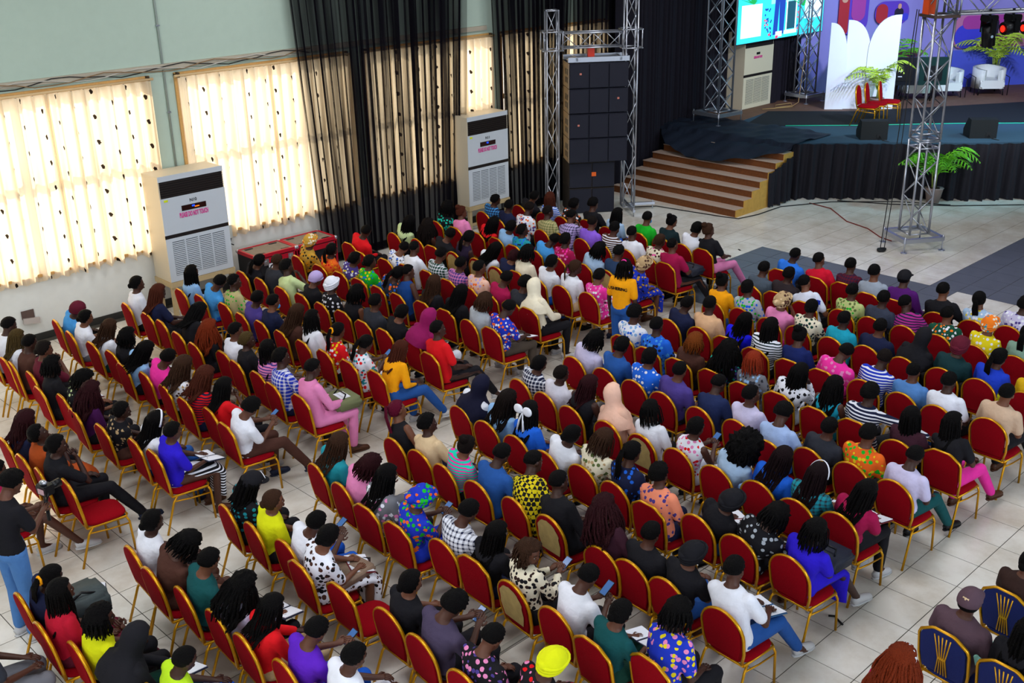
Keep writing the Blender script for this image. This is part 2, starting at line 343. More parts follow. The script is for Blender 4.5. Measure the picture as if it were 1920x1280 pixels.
# floor: grout slab + tiles
GROUT = mat('floor_grout', lin('45413a'), .9)
bm = bmesh.new(); box(bm, -12, 30, -13, 14.6, -.12, -.004); floor = struct('floor', bm, GROUT)
TW = bpy.data.materials.new('floor_tile_cream'); TW.use_nodes = True; nt = TW.node_tree; b = nt.nodes['Principled BSDF']
b.inputs['Roughness'].default_value = .22; b.inputs['Specular IOR Level'].default_value = .45
g = nt.nodes.new('ShaderNodeNewGeometry'); n1 = nt.nodes.new('ShaderNodeTexNoise'); n1.inputs['Scale'].default_value = 1.3; n1.inputs['Detail'].default_value = 8; n1.inputs['Roughness'].default_value = .65
nt.links.new(g.outputs['Position'], n1.inputs['Vector']); rp = nt.nodes.new('ShaderNodeValToRGB'); nt.links.new(n1.outputs['Fac'], rp.inputs[0])
rp.color_ramp.elements[0].position = .3; rp.color_ramp.elements[0].color = lin('c2b8aa'); rp.color_ramp.elements[1].position = .62; rp.color_ramp.elements[1].color = lin('e4e1da')
nt.links.new(rp.outputs[0], b.inputs['Base Color'])
TD = mat('floor_tile_slate', lin('5b5f6c'), .4, vary=.18, bscale=3)
def tile_dark(x, y):
    return (7.2 < x < 10.715 and 3.70 < y < 7.33) or (10.715 < x < 14.31 and y < 4.224)
tb = bmesh.new(); box(tb, .0045, .4955, .0045, .4955, -.01, 0); me_t = bm2me(tb, 'tile')
tiles = []
fwp = Vector(CAM['loc'])
for i in range(-24, 38):
    for j in range(-22, 26):
        x, y = i*.5+0.0, j*.5+0.0
        c = Vector((x+.25, y+.25, 0)); d = c-fwp; z = d.dot(_fw)
        if z <= 0: continue
        sx, sy = d.dot(_r2)/z*CAM['lens']/36, d.dot(_u2)/z*CAM['lens']/36
        if y+.5 > WY or x > 17: continue
        tiles.append((0 if abs(sx) < .53 and abs(sy) < .36 else 1, z, x, y))
tiles.sort(); rest = bmesh.new()
for k, (o_, z, x, y) in enumerate(tiles):
    dk = tile_dark(x+.25, y+.25)
    if k < 300: obj('tile', me_t, TD if dk else TW, floor, loc=(x, y, 0))
    else: box(rest, x+.0045, x+.4955, y+.0045, y+.4955, -.01, 0, 1 if dk else 0)
o = obj('tile_field', rest, [TW, TD], floor); o['kind'] = 'stuff'
# ---------------------------------------------------------------- chairs
def arch(kind, w=.215, z0=.50, z1=.93, n=14):
    """half outline of the back: list of (y, z) from lower left over the top to lower right"""
    if kind in ('a', 'blue'):
        return [(-w*.90, z0), (-w, z0+.16), (-w, z1-.115), (-w*.93, z1-.075), (-w*.50, z1-.010), (-w*.38, z1), (w*.38, z1), (w*.50, z1-.010), (w*.93, z1-.075), (w, z1-.115), (w, z0+.16), (w*.90, z0)]
    zc = z1-w*.98; p = [(-w*.84, z0), (-w*.97, z0+.12)]
    for k in range(n+1):
        a = PI-PI*k/n; p.append((w*math.cos(a), zc+w*.98*math.sin(a)))
    return p + [(w*.97, z0+.12), (w*.84, z0)]
BX = lambda z: -.215 - (z-.45)*.16      # recline of the back
def chair_meshes(kind):
    D = {}
    for zz in (0,):
        pl = arch(kind, w=.195 if kind != 'blue' else .20, z0=.49 if kind != 'a' else .47)
        bm = bmesh.new(); fr = []; bk = []
        for (y, z) in pl: fr.append(bm.verts.new((BX(z)+.022, y, z))); bk.append(bm.verts.new((BX(z)-.022, y, z)))
        zc = .72; cf = bm.verts.new((BX(zc)+.038, 0, zc)); cb = bm.verts.new((BX(zc)-.030, 0, zc)); n = len(pl)
        for i in range(n):
            j = (i+1) % n
            for f in (bm.faces.new((fr[i], fr[j], cf)), bm.faces.new((bk[j], bk[i], cb)), bm.faces.new((fr[j], fr[i], bk[i], bk[j]))): f.smooth = False
        D['backrest'] = bm2me(bm, 'backrest')
    pl = arch(kind, w=.222, z0=.44); bm = bmesh.new()
    tube(bm, [(BX(z), y, z) for y, z in pl], [(.013, .017)]*len(pl), 8); D['back_frame'] = bm2me(bm, 'back_frame')
    # seat
    def top(co):
        x, y, z = co; e = lambda v: math.copysign(abs(v)**.55, v); return Vector((e(x), e(y), z))
    bm = bmesh.new(); ell(bm, (.005, 0, .455), (.235, .225, .045), 18, 8, fn=top); D['seat'] = bm2me(bm, 'seat', smooth=True)
    bm = bmesh.new(); tube(bm, [(-.21, -.20, .425), (.20, -.21, .425), (.225, -.17, .425), (.225, .17, .425), (.20, .21, .425), (-.21, .20, .425)], .014, 6); tube(bm, [(-.21, -.20, .425), (-.21, .20, .425)], .013, 6); D['seat_frame'] = bm2me(bm, 'seat_frame')
    for nm, P in dict(fl=[(.20, .20, .42), (.225, .215, .36), (.24, .22, 0)], fr=[(.20, -.20, .42), (.225, -.215, .36), (.24, -.22, 0)],
                      rl=[(-.16, .205, .42), (-.21, .215, .36), (-.335, .235, 0)], rr=[(-.16, -.205, .42), (-.21, -.215, .36), (-.335, -.235, 0)]).items():
        bm = bmesh.new(); tube(bm, P, [(.013, .013)]*3, 6); D['leg_'+nm] = bm2me(bm, 'leg')
    for nm, s in (('l', 1), ('r', -1)):
        bm = bmesh.new(); tube(bm, [(-.20, .213*s, .37), (.0, .215*s, .345), (.222, .214*s, .335)], .009, 6); D['str_'+nm] = bm2me(bm, 'stretcher')
    if kind == 'b' or kind == 'r':
        bm = bmesh.new(); q = arch('r', w=.160, z0=.53, z1=.895)
        vs = [bm.verts.new((BX(z)-.033, y*(1+.06*math.sin(i*2.3)), z+.006*math.sin(i*3.1))) for i, (y, z) in enumerate(q)]
        c1 = bm.verts.new((BX(.72)-.036, 0, .72))
        for i in range(len(vs)): bm.faces.new((vs[(i+1) % len(vs)], vs[i], c1))
        D['board'] = bm2me(bm, 'worn_board')
    if kind == 'blue':
        bm = bmesh.new()
        for k in range(5):
            y = (k-2)*.028; tube(bm, [(BX(.54)-.026, y*.9, .50), (BX(.65)-.032, y*.55, .66), (BX(.85)-.028, y*1.3, .89)], .007, 5)
        box(bm, BX(.66)-.036, BX(.66)-.024, -.035, .035, .655, .675)
        D['splat'] = bm2me(bm, 'splat')
    return D
CH = {'r': chair_meshes('r'), 'a': chair_meshes('a'), 'blue': chair_meshes('blue')}
def chair(x, y, z, rz, kind, label, group):
    worn = kind == 'b'; D = CH['r' if worn else kind]; V = BLUEV if kind == 'blue' else REDV
    t = thing('blue_banquet_chair' if kind == 'blue' else 'banquet_chair', label, 'chair', (x, y, z), rz, group)
    obj('seat', D['seat'], V, t); obj('backrest', D['backrest'], V, t); obj('back_frame', D['back_frame'], GOLD, t); obj('seat_frame', D['seat_frame'], GOLD, t)
    for k in ('fl', 'fr', 'rl', 'rr'): obj('leg', D['leg_'+k], GOLD, t)
    for k in ('l', 'r'): obj('stretcher', D['str_'+k], GOLD, t)
    if worn: o = obj('bare_board', D['board'], BOARD, t); o['label'] = 'bare beige board where the red cover is torn off'
    if kind == 'blue': obj('splat', D['splat'], GOLD, t)
    return t

# ---------------------------------------------------------------- people
HC = Vector((-.030, 0, 1.178))     # head centre of the upright seated template
def skel(arm, leg):
    """joints of the pose; standing raises everything above the seat"""
    hz = .40 if leg == 'S' else 0
    def U(x, y, z): return (x, y, z+hz)
    A = {}
    for s in (1, -1):
        a = arm
        if arm == 'F' and s == 1: a = 'L'
        if arm == 'A' and s == 1: a = 'L'
        sh = (-.07, .17*s, .975)
        e, w, p = {'L': ((-.03, .225*s, .715), (.19, .13*s, .645), (.27, .10*s, .64)), 'W': ((.02, .225*s, .74), (.24, .10*s, .685), (.315, .06*s, .68)),
                   'P': ((.03, .215*s, .755), (.23, .07*s, .81), (.295, .035*s, .845)), 'F': ((.15, -.20, .74), (.115, -.085, 1.00), (.09, -.05, 1.075)),
                   'A': ((-.03, -.44, .955), (-.01, -.68, .93), (.03, -.75, .90)), 'D': ((-.09, .235*s, .70), (-.03, .245*s, .46), (-.01, .235*s, .37))}[a]
        A[s] = [U(*sh), U(*e), U(*w), U(*p)]
    G = {}
    for s in (1, -1):
        if leg == 'S': G[s] = [(-.08, .085*s, .94), (-.06, .095*s, .50), (-.09, .10*s, .09), (.05, .115*s, .035)]
        elif leg == 'X' and s == -1: G[s] = [(-.09, -.09, .56), (.37, -.13, .545), (.66, -.16, .14), (.76, -.17, .08)]
        else: G[s] = [(-.09, .09*s, .56), (.36, .125*s, .54), (.33, .125*s, .09), (.46, .135*s, .035)]
    return A, G, hz
TOR = [(.50, .15, .115), (.58, .165, .125), (.70, .140, .105), (.82, .155, .11), (.93, .180, .108), (.99, .176, .090), (1.025, .125, .072), (1.055, .078, .062)]
def torso(bm, hz, off, z_from=0):
    pts = []; rd = []
    for z, a, b in TOR:
        if z < z_from: continue
        x = -.09 + (.02 if z > .95 else 0) - (.015 if .65 < z < .9 else 0)
        pts.append((x, 0, z+hz)); rd.append((a+off, b+off))
    tube(bm, pts, rd, 16)
def limb(bm, P, rads, seg=10):
    P = [Vector(p) for p in P]; pts = []; rr = []
    for i in range(len(P)-1):
        for k in range(3):
            t = k/3; pts.append(P[i].lerp(P[i+1], t)); rr.append(rads[i]+(rads[i+1]-rads[i])*t)
    pts.append(P[-1]); rr.append(rads[-1]); tube(bm, pts, rr, seg)
    for p, r in zip(P, rads): ell(bm, p, (r, r, r), 10, 8)
def remesh(bm, voxel, tris, name, smooth_it=4):
    me = bm2me(bm, name, 0)
    me = evalmods(me, [('REMESH', dict(mode='VOXEL', voxel_size=voxel)), ('SMOOTH', dict(factor=.5, iterations=smooth_it))], name)
    n = len(me.polygons)*2
    if n > tris: me = evalmods(me, [('DECIMATE', dict(ratio=tris/n))], name)
    for p in me.polygons: p.use_smooth = True
    me.materials.clear(); me.materials.append(None)
    return me
def body_mesh(arm, leg):
    A, G, hz = skel(arm, leg); bm = bmesh.new(); torso(bm, hz, -.006)
    H = HC + Vector((0, 0, hz))
    tube(bm, [(-.068, 0, 1.0+hz), (-.055, 0, 1.06+hz), (-.040, 0, 1.13+hz)], [(.070, .066), (.058, .058), (.056, .060)], 12)
    ell(bm, H+Vector((-.008, 0, .022)), (.095, .076, .092), 18, 12); ell(bm, H+Vector((.020, 0, -.035)), (.066, .058, .075), 14, 10)
    ell(bm, H+Vector((.085, 0, -.018)), (.020, .014, .020), 8, 6); ell(bm, H+Vector((.078, 0, .004)), (.014, .010, .028), 8, 6)
    ell(bm, H+Vector((.070, 0, -.062)), (.022, .026, .014), 8, 6); ell(bm, H+Vector((.062, 0, .028)), (.022, .052, .012), 10, 6)
    for s in (1, -1):
        ell(bm, H+Vector((-.005, .078*s, -.010)), (.020, .010, .032), 8, 6)
        limb(bm, A[s][:3], [.050, .038, .026]); hd = (Vector(A[s][3])-Vector(A[s][2])).normalized()
        tube(bm, [A[s][2], Vector(A[s][2])+hd*.04, A[s][3]], [(.026, .020), (.038, .018), (.036, .015)], 8)
        limb(bm, G[s][:3], [.082, .056, .036]); tube(bm, [G[s][2], (Vector(G[s][2])+Vector(G[s][3]))/2, G[s][3]], [.036, .036, .030], 8)
    me = remesh(bm, .0115, 3300, 'body')
    # fingers joined to the palms: four of unequal length, bent, and a thumb from the side of the palm
    bm = bmesh.new(); bm.from_mesh(me)
    for s in (1, -1):
        w, p = Vector(A[s][2]), Vector(A[s][3]); d = (p-w).normalized(); side = d.cross(Vector((0, 0, 1))).normalized(); dn = side.cross(d).normalized()
        if dn.z > 0: dn = -dn
        for k, ln in enumerate((.070, .082, .076, .060)):
            o = p - d*.012 + side*(k-1.5)*.019
            tube(bm, [o, o+d*ln*.5+dn*.004, o+d*ln*.8+dn*.018, o+d*ln*.95+dn*.034], [.0092, .0085, .0078, .0062], 6)
        o = p - d*.05 - side*.028*s
        tube(bm, [o, o-side*.022*s+d*.022, o-side*.024*s+d*.048+dn*.008], [.0115, .0100, .0080], 6)
    me2 = bm2me(bm, 'body', 1, True); bpy.data.meshes.remove(me); return me2
def shirt_mesh(arm, leg, slv):
    A, G, hz = skel(arm, leg); bm = bmesh.new(); torso(bm, hz, .010)
    for s in (1, -1):
        P = [Vector(p) for p in A[s]]
        ell(bm, P[0], (.066, .062, .062), 10, 8) if slv != 'N' else ell(bm, P[0]+Vector((0, -.03*s, -.01)), (.06, .05, .06), 10, 8)
        if slv == 'S': limb(bm, [P[0], P[0].lerp(P[1], .72)], [.064, .062])
        elif slv == 'Lg': limb(bm, [P[0], P[1], P[1].lerp(P[2], .93)], [.064, .052, .040])
    return remesh(bm, .014, 1500, 'shirt', 3)
def trousers_mesh(leg, kind):
    A, G, hz = skel('L', leg); bm = bmesh.new()
    tube(bm, [(-.09, 0, .49+hz), (-.09, 0, .56+hz), (-.09, 0, .66+hz)], [(.16, .125), (.178, .138), (.155, .120)], 16)
    if kind == 'skirt':
        if leg == 'S': tube(bm, [(-.08, 0, .95), (-.05, 0, .7), (-.05, 0, .45)], [(.17, .13), (.19, .15), (.22, .17)], 16)
        else: tube(bm, [(-.10, 0, .56), (.15, 0, .565), (.36, 0, .555), (.43, 0, .50), (.41, 0, .36), (.40, 0, .22)], [(.17, .10), (.185, .085), (.195, .075), (.20, .07), (.20, .06), (.21, .06)], 16)
    else:
        for s in (1, -1):
            P = [Vector(p) for p in G[s]]
            limb(bm, [P[0], P[1], P[1].lerp(P[2], .92)] if kind == 'long' else [P[0], P[0].lerp(P[1], .8)], [.096, .072, .056] if kind == 'long' else [.096, .082])
    return remesh(bm, .016, 1100, 'trousers', 3)
def shoe_mesh(leg, s):
    A, G, hz = skel('L', leg); a, t = Vector(G[s][2]), Vector(G[s][3]); bm = bmesh.new(); d = (t-a); d.z = 0; d.normalize()
    z0 = a.z-.075 if leg == 'X' and s == -1 else 0
    c = Vector((a.x, a.y, z0))
    pts = [c+d*u+Vector((0, 0, h)) for u, h in ((-.055, .045), (-.02, .055), (.06, .048), (.13, .036), (.19, .028), (.205, .022))]
    tube(bm, pts, [(.030, .035), (.040, .048), (.044, .042), (.049, .032), (.038, .024), (.012, .012)], 10)
    sl = [c+d*u+Vector((0, 0, .010)) for u in (-.065, -.02, .06, .13, .19, .215)]
    tube(bm, sl, [(.020, .010), (.042, .011), (.046, .011), (.052, .011), (.042, .010), (.012, .008)], 10)
    return bm2me(bm, 'shoe', 1, True)
def face_mesh():
    bm = bmesh.new()
    for s in (1, -1):
        ell(bm, (.069, .030*s, .006), (.010, .012, .007), 8, 6, 0); ell(bm, (.079, .030*s, .006), (.005, .006, .006), 6, 5, 1)
        tube(bm, [(.078, .012*s, .030), (.078, .030*s, .036), (.066, .048*s, .030)], [.004, .005, .003], 5, 1)
    tube(bm, [(.080, -.022, -.066), (.090, -.008, -.062), (.091, 0, -.064), (.090, .008, -.062), (.080, .022, -.066)], [.003, .006, .006, .006, .003], 6, 2)
    tube(bm, [(.080, -.018, -.072), (.089, 0, -.074), (.080, .018, -.072)], [.003, .007, .003], 6, 2)
    return bm2me(bm, 'facial_features', 3, True)
# hair, all local to the head centre, face towards +x
def skullcap(bm, off, low=0., rough=0., seed=1, seg=26, rings=18, mi=0, front=.52):
    rnd = Vector((seed*3.1, seed*1.7, 0))
    def fn(d):
        d = d.normalized(); t = min(1, max(0, (d.x+.35)/.95)); zt = (-.62-low) + (front+.62+low)*t**1.3
        k = min(1, max(0, (d.z-zt)/.14)); k = k*k*(3-2*k)
        rr = 1+noise.noise(d*6+rnd)*rough*1.2 + noise.noise(d*13+rnd)*rough
        base = Vector((d.x*.097, d.y*.079, d.z*.098)); o = base*.90 + (d*(off+.006)*rr+base*.10)*k
        if d.z < 0 and low: o.z += d.z*low*.10*k
        return o
    ell(bm, (-.008, 0, .020), (1, 1, 1), seg, rings, mi, fn=fn)
def strands(bm, n, length, r, wave=0, seed=1, spread=.5, back=.6, seg=4, steps=7, z0=.07, flare=0., mi=0):
    rnd = random.Random(seed)
    for k in range(n):
        a = PI + (k/(n-1)-.5)*2*PI*back + rnd.uniform(-.05, .05); lv = rnd.uniform(-.2, 1)
        d = Vector((math.cos(a), math.sin(a), 0)); L = length*rnd.uniform(.88, 1.06); rr = .075+.022*rnd.random()
        p = Vector((-.012, 0, 0)) + Vector((d.x*.085*abs(1-lv*.3), d.y*.070*abs(1-lv*.3), z0+.01*lv)); pts = [p]; ph = rnd.uniform(0, 6.3)
        for i in range(1, steps+1):
            t = i/steps; out = rr + spread*.06*math.sin(min(1, t*1.4)*PI/2) + flare*t
            q = Vector((-.012 + d.x*out*1.12, d.y*out, z0 - L*t**1.12))
            if q.z < -.16: q.x = min(q.x, -.065 - .112*min(1, (-.16-q.z)*6)*(1 if d.x < .2 else .4)) if d.x < .3 else q.x
            q += Vector((math.cos(ph+t*9), math.sin(ph+t*9), 0))*wave*t
            pts.append(q)
        tube(bm, pts, [r]+[r*rnd.uniform(.9, 1.15) for _ in range(steps-1)]+[r*.45], seg, mi)
def hair_mesh(st):
    bm = bmesh.new(); nm = 1
    if st == 'sh': skullcap(bm, .0075, -.16, rough=.25, seed=3)
    elif st == 'bald': skullcap(bm, .001, -.16)
    elif st == 'af': skullcap(bm, .020, -.10, .35, 3)
    elif st == 'bigaf': skullcap(bm, .085, .5, .45, 5, 34, 24, front=.35); strands(bm, 40, .20, .012, .02, 4, 1.2, .7, steps=5)
    elif st == 'curlb': skullcap(bm, .026, .25, .40, 8); strands(bm, 34, .19, .010, .012, 9, .6, .66, steps=5)
    elif st == 'braidb': skullcap(bm, .014, .1, .15, 2); strands(bm, 46, .24, .0075, .006, 21, .6, .68)
    elif st == 'long': skullcap(bm, .014, .3, .05, 2); strands(bm, 56, .39, .0105, .003, 5, .3, .62)
    elif st == 'longw': skullcap(bm, .018, .3, .2, 2); strands(bm, 50, .38, .012, .012, 6, .6, .64)
    elif st == 'curll': skullcap(bm, .028, .3, .4, 2); strands(bm, 58, .38, .0135, .018, 7, 1.1, .68, flare=.03)
    elif st == 'braid': skullcap(bm, .012, .1, .15, 2); strands(bm, 50, .39, .0078, .007, 8, .4, .66)
    elif st in ('pony', 'ponyl'):
        skullcap(bm, .010, .1, .10, 2); L = .30 if st == 'pony' else .62; rnd = random.Random(4)
        z0 = .02 if st == 'pony' else .07; ell(bm, (-.105, 0, z0), (.022, .022, .022), 10, 8)
        for k in range(26):
            a = rnd.uniform(0, 6.28); r = .030*math.sqrt(rnd.random())
            tube(bm, [(-.10, 0, z0), (-.135, r*math.cos(a), z0+.005+r*math.sin(a)), (-.15-r*.3, r*1.4*math.cos(a), z0-.10), (-.145, r*1.5*math.cos(a), z0-L*.6), (-.14, r*1.3*math.cos(a)+rnd.uniform(-.01, .01), z0-L*rnd.uniform(.88, 1.02))], [.006, .009, .010, .008, .003], 4)
    elif st == 'bun': skullcap(bm, .010, .1, .12, 2); ell(bm, (-.112, 0, -.010), (.032, .040, .038), 14, 10, fn=lambda d: d*(1+.10*noise.noise(d*4)))
    elif st == 'bigbun':
        skullcap(bm, .010, .1, .12, 2); ell(bm, (-.075, 0, .110), (.052, .058, .050), 18, 12, fn=lambda d: d*(1+.22*noise.noise(d*3.5)))
        tube(bm, [(-.045+.035*math.cos(a*PI/6), .038*math.sin(a*PI/6), .083) for a in range(13)], .008, 6)
    elif st == 'beanie':
        nm = 1; skullcap(bm, .020, .0, .08, 3, front=.35); 
        tube(bm, [(-.010+.108*math.cos(a*PI/8), .090*math.sin(a*PI/8), .010+.038*math.cos(a*PI/8)) for a in range(17)], .014, 6)
    elif st in ('wrap', 'wrapl'):
        nm = 1; k = 1.0 if st == 'wrap' else 1.35; skullcap(bm, .022*k, .1, .16, 6, front=.38)
        for q in range(3): tube(bm, [(-.012+(.105+.008*q)*math.cos(a*PI/8)*k**.3, (.088+.006*q)*math.sin(a*PI/8)*k**.3, .030*q-.012+.040*math.cos(a*PI/8)) for a in range(17)], .016*k, 6)
        ell(bm, (-.112*k, .0, .015), (.040*k, .045*k, .036*k), 12, 8, fn=lambda d: d*(1+.3*noise.noise(d*3)))
        if st == 'wrapl': ell(bm, (-.03, 0, .115), (.055, .055, .045), 14, 10, fn=lambda d: d*(1+.35*noise.noise(d*4)))
    elif st in ('cap', 'capf', 'cap2'):
        nm = 2; skullcap(bm, .016, -.25, .02, 3, front=.30, mi=1)
        skullcap(bm, .008, .1, .1, 2, mi=0)
        n = 10; a0 = []; b0 = []
        for i in range(n+1):
            a = -PI/2.6+PI/1.3*i/n; a0.append(bm.verts.new((-.008+.100*math.cos(a), .084*math.sin(a), .050))); b0.append(bm.verts.new((-.008+.100*math.cos(a)+.075*math.cos(a)**.7, .080*math.sin(a), .040)))
        a1 = [bm.verts.new(v.co+Vector((0, 0, .006))) for v in a0]; b1 = [bm.verts.new(v.co+Vector((0, 0, .006))) for v in b0]
        for i in range(n):
            for q in ((a0[i], b0[i], b0[i+1], a0[i+1]), (a1[i], a1[i+1], b1[i+1], b1[i]), (b0[i], b1[i], b1[i+1], b0[i+1])): bm.faces.new(q).material_index = 1
        ell(bm, (-.012, 0, .132), (.008, .008, .005), 6, 4, 1)
        if st == 'cap2':
            nm = 3; ell(bm, (-.070, 0, .072), (.045, .055, .030), 12, 6, 2)
        if st == 'cap': strands(bm, 44, .34, .010, .004, 5, .3, .60)
    elif st == 'hijab':
        nm = 1; rings = []; n = 22
        prof = [(.145, .010, .020, .020), (.132, -.004, .055, .050), (.100, -.010, .094, .078), (.050, -.012, .118, .094), (-.010, -.014, .118, .096), (-.070, -.020, .104, .088), (-.115, -.028, .100, .092), (-.165, -.030, .125, .135), (-.215, -.034, .160, .215), (-.29, -.036, .178, .248), (-.37, -.038, .178, .240)]
        for j, (z, x0, rx, ry) in enumerate(prof):
            rg = []
            for i in range(n):
                a = 2*PI*i/n; fold = 1+.05*math.sin(a*5+j*.8)*(j > 5); x = x0+rx*math.cos(a)*fold
                if -.08 < z < .09 and math.cos(a) > .45: x = min(x, .052)
                rg.append(bm.verts.new((x, ry*math.sin(a)*fold, z)))
            rings.append(rg)
        for j in range(len(prof)-1):
            for i in range(n): bm.faces.new((rings[j][i], rings[j][(i+1) % n], rings[j+1][(i+1) % n], rings[j+1][i]))
        bm.faces.new(rings[0])
    return bm2me(bm, 'hair', nm, True), nm
BODY, SHIRT, TRS, SHOE, HAIR = {}, {}, {}, {}, {}
FACE = face_mesh()
def cached(d, k, fn, *a):
    if k not in d: d[k] = fn(*a)
    return d[k]
def coords(me):
    a = np.empty(len(me.vertices)*3, np.float32); me.vertices.foreach_get('co', a); return a.reshape(-1, 3)
def smooth(v, a, b):
    t = np.clip((v-a)/(b-a), 0, 1); return (t*t*(3-2*t))[:, None]
def warp(me, hz, lean, roll, hy, hp, head=True, girth=1.):
    c = coords(me).astype(np.float64); z = c[:, 2]-hz
    if head:
        piv = np.array([-.05, 0, 1.06+hz]); M = np.array((Matrix.Rotation(hy, 3, 'Z') @ Matrix.Rotation(hp, 3, 'Y')))
        w = smooth(z, 1.04, 1.10)*(np.abs(c[:, 1]) < .14)[:, None]*(c[:, 0] < .10)[:, None]
        q = (c-piv) @ M.T + piv; c = c*(1-w)+q*w
    piv = np.array([-.09, 0, .60+hz]); M = np.array((Matrix.Rotation(lean, 3, 'Y') @ Matrix.Rotation(roll, 3, 'X')))
    w = smooth(z, .58, .84); q = (c-piv) @ M.T + piv; c = c*(1-w)+q*w
    c[:, 1] *= 1+(girth-1)*smooth(1.03-z, -.02, .04)[:, 0]; n = me.copy(); n.vertices.foreach_set('co', c.astype(np.float32).ravel()); return n
HEADWEAR = dict(beanie='beanie', wrap='headwrap', wrapl='headwrap', cap='cap', capf='cap', cap2='cap', hijab='headscarf')
NPEOPLE = 0
def person(label, x, y, z, rz, target, hair, hc, top, bottom, arm, leg, hy, hp, opts, group, slv='S', scale=1.):
    """one seated or standing figure; target: where its head centre is, relative to the seat centre, in its own frame"""
    global NPEOPLE; NPEOPLE += 1; rnd = random.Random(NPEOPLE*13)
    t = thing('person', label, 'person', (x, y, z), rz, group); t.scale = (scale,)*3
    hz = .40 if leg == 'S' else 0
    lean = math.asin(max(-.10, min(.62, (target[0]+.035)/.61))); roll = -math.asin(max(-.45, min(.45, target[1]/.61)))
    if 'lean' in opts: lean = R(opts['lean'])
    skin = SKINS[rnd.choice([0, 0, 1, 1, 2, 3])]
    fem = hair not in ('sh', 'bald', 'af', 'capf', 'cap2'); girth = rnd.uniform(.90, 1.0) if fem else rnd.uniform(1.0, 1.10)
    body = obj('body', warp(cached(BODY, (arm, leg), body_mesh, arm, leg), hz, lean, roll, hy, hp, True, girth), skin, t)
    dress = bottom in ('dress', 'fl', 'fl2', 'strp') or any(k in label for k in ('dress', 'skirt', 'gown', 'wrapper'))
    obj('dress_top' if dress else 'shirt', warp(cached(SHIRT, (arm, leg, slv), shirt_mesh, arm, leg, slv), hz, lean, roll, 0, 0, False, girth), cloth(top), t)
    bmat = cloth(top) if ('dress' in label or 'gown' in label) else cloth({'fl': 'fl:roy,gold,navy', 'fl2': top, 'strp': 'st:blk,white'}.get(bottom, 's:'+bottom))
    if bottom == 'skin': obj('shorts', cached(TRS, (leg, 'short'), trousers_mesh, leg, 'short'), cloth('s:brown'), t)
    else: obj('skirt' if dress else 'trousers', cached(TRS, (leg, 'skirt' if dress else 'long'), trousers_mesh, leg, 'skirt' if dress else 'long'), bmat, t)
    sm = rnd.choice(SHOES)
    for s in (1, -1): obj('shoe', cached(SHOE, (leg, s), shoe_mesh, leg, s), sm, t)
    # head pieces share one transform with the warped head
    pl = Matrix.Translation((-.09, 0, .60+hz)); ph = Matrix.Translation((-.05, 0, 1.06+hz))
    MH = pl @ Matrix.Rotation(lean, 4, 'Y') @ Matrix.Rotation(roll, 4, 'X') @ pl.inverted() @ ph @ Matrix.Rotation(hy, 4, 'Z') @ Matrix.Rotation(hp, 4, 'Y') @ ph.inverted() @ Matrix.Translation(HC+Vector((0, 0, hz)))
    hm, nm = cached(HAIR, hair, hair_mesh, hair)
    hw = HEADWEAR.get(hair)
    if hw == 'cap': mats = [hairm('blk'), cloth('s:'+('blk' if hair != 'cap2' else 'purpbr')), cloth('s:beige')][:nm]
    elif hw: mats = [cloth({'multi': 'fl:roy,green,orange', 'multi2': 'fl:orange2,cream,teal', 'gold': 'fl:gold,cream,orange', 'tan': 'fl:tan,brown,beige'}.get(hc, 's:'+hc))]
    else: mats = [hairm(hc)]
    def hp_(nm_, me, ms, M=None):
        o = obj(nm_, me, ms, t); o.matrix_basis = MH @ (M or Matrix.Identity(4)); return o
    hp_(hw or 'hair', hm, mats)
    hp_('facial_features', FACE, [mat('eye_white', lin('8a807a'), .5, spec=.1), mat('eye_dark', lin('140c0a'), .3), mat('lips', lin('4a2220'), .5)])
    if 'c' in opts:
        bm = bmesh.new(); cx = {'bun': (-.088, 0, -.005), 'pony': (-.115, 0, .02), 'curlb': (-.10, .04, .0)}.get(hair, (-.07, 0, .08))
        tube(bm, [Vector(cx)+Vector((.0-.006*math.sin(3*a), .034*math.cos(a*PI/6), .034*math.sin(a*PI/6))) for a in range(13)], .014, 6); hp_('scrunchie', bm2me(bm, 'scrunchie', 1, True), cloth('s:'+opts['c']))
    if opts.get('h') == 'white':
        bm = bmesh.new(); tube(bm, [(.030-.005*abs(k-6), .112*math.cos(k*PI/12), -.005+.150*math.sin(k*PI/12)) for k in range(13)], [(.005, .012)]*13, 6); hp_('headband', bm2me(bm, 'headband', 1, True), cloth('s:white'))
    if opts.get('h') == 'bow':
        bm = bmesh.new()
        for s in (1, -1):
            ell(bm, (-.125, .070*s, .04), (.024, .072, .055), 10, 8); tube(bm, [(-.12, 0, .02), (-.135, .03*s, -.08), (-.14, .045*s, -.20)], [(.008, .012), (.006, .028), (.004, .03)], 6)
        ell(bm, (-.125, 0, .03), (.02, .018, .02), 8, 6); hp_('hair_bow', bm2me(bm, 'hair_bow', 1, True), cloth('s:white'))
    if 'earring' in label:
        bm = bmesh.new(); ell(bm, (-.002, -.088, -.045), (.007, .007, .007), 8, 6); hp_('earring', bm2me(bm, 'earring', 1, True), mat('pearl', lin('e8e4dc'), .2))
    if 'mask' in label:
        bm = bmesh.new(); ell(bm, (.062, 0, -.060), (.040, .052, .040), 12, 8); hp_('face_mask', bm2me(bm, 'face_mask', 1, True), cloth('s:sky'))
    return t, MH
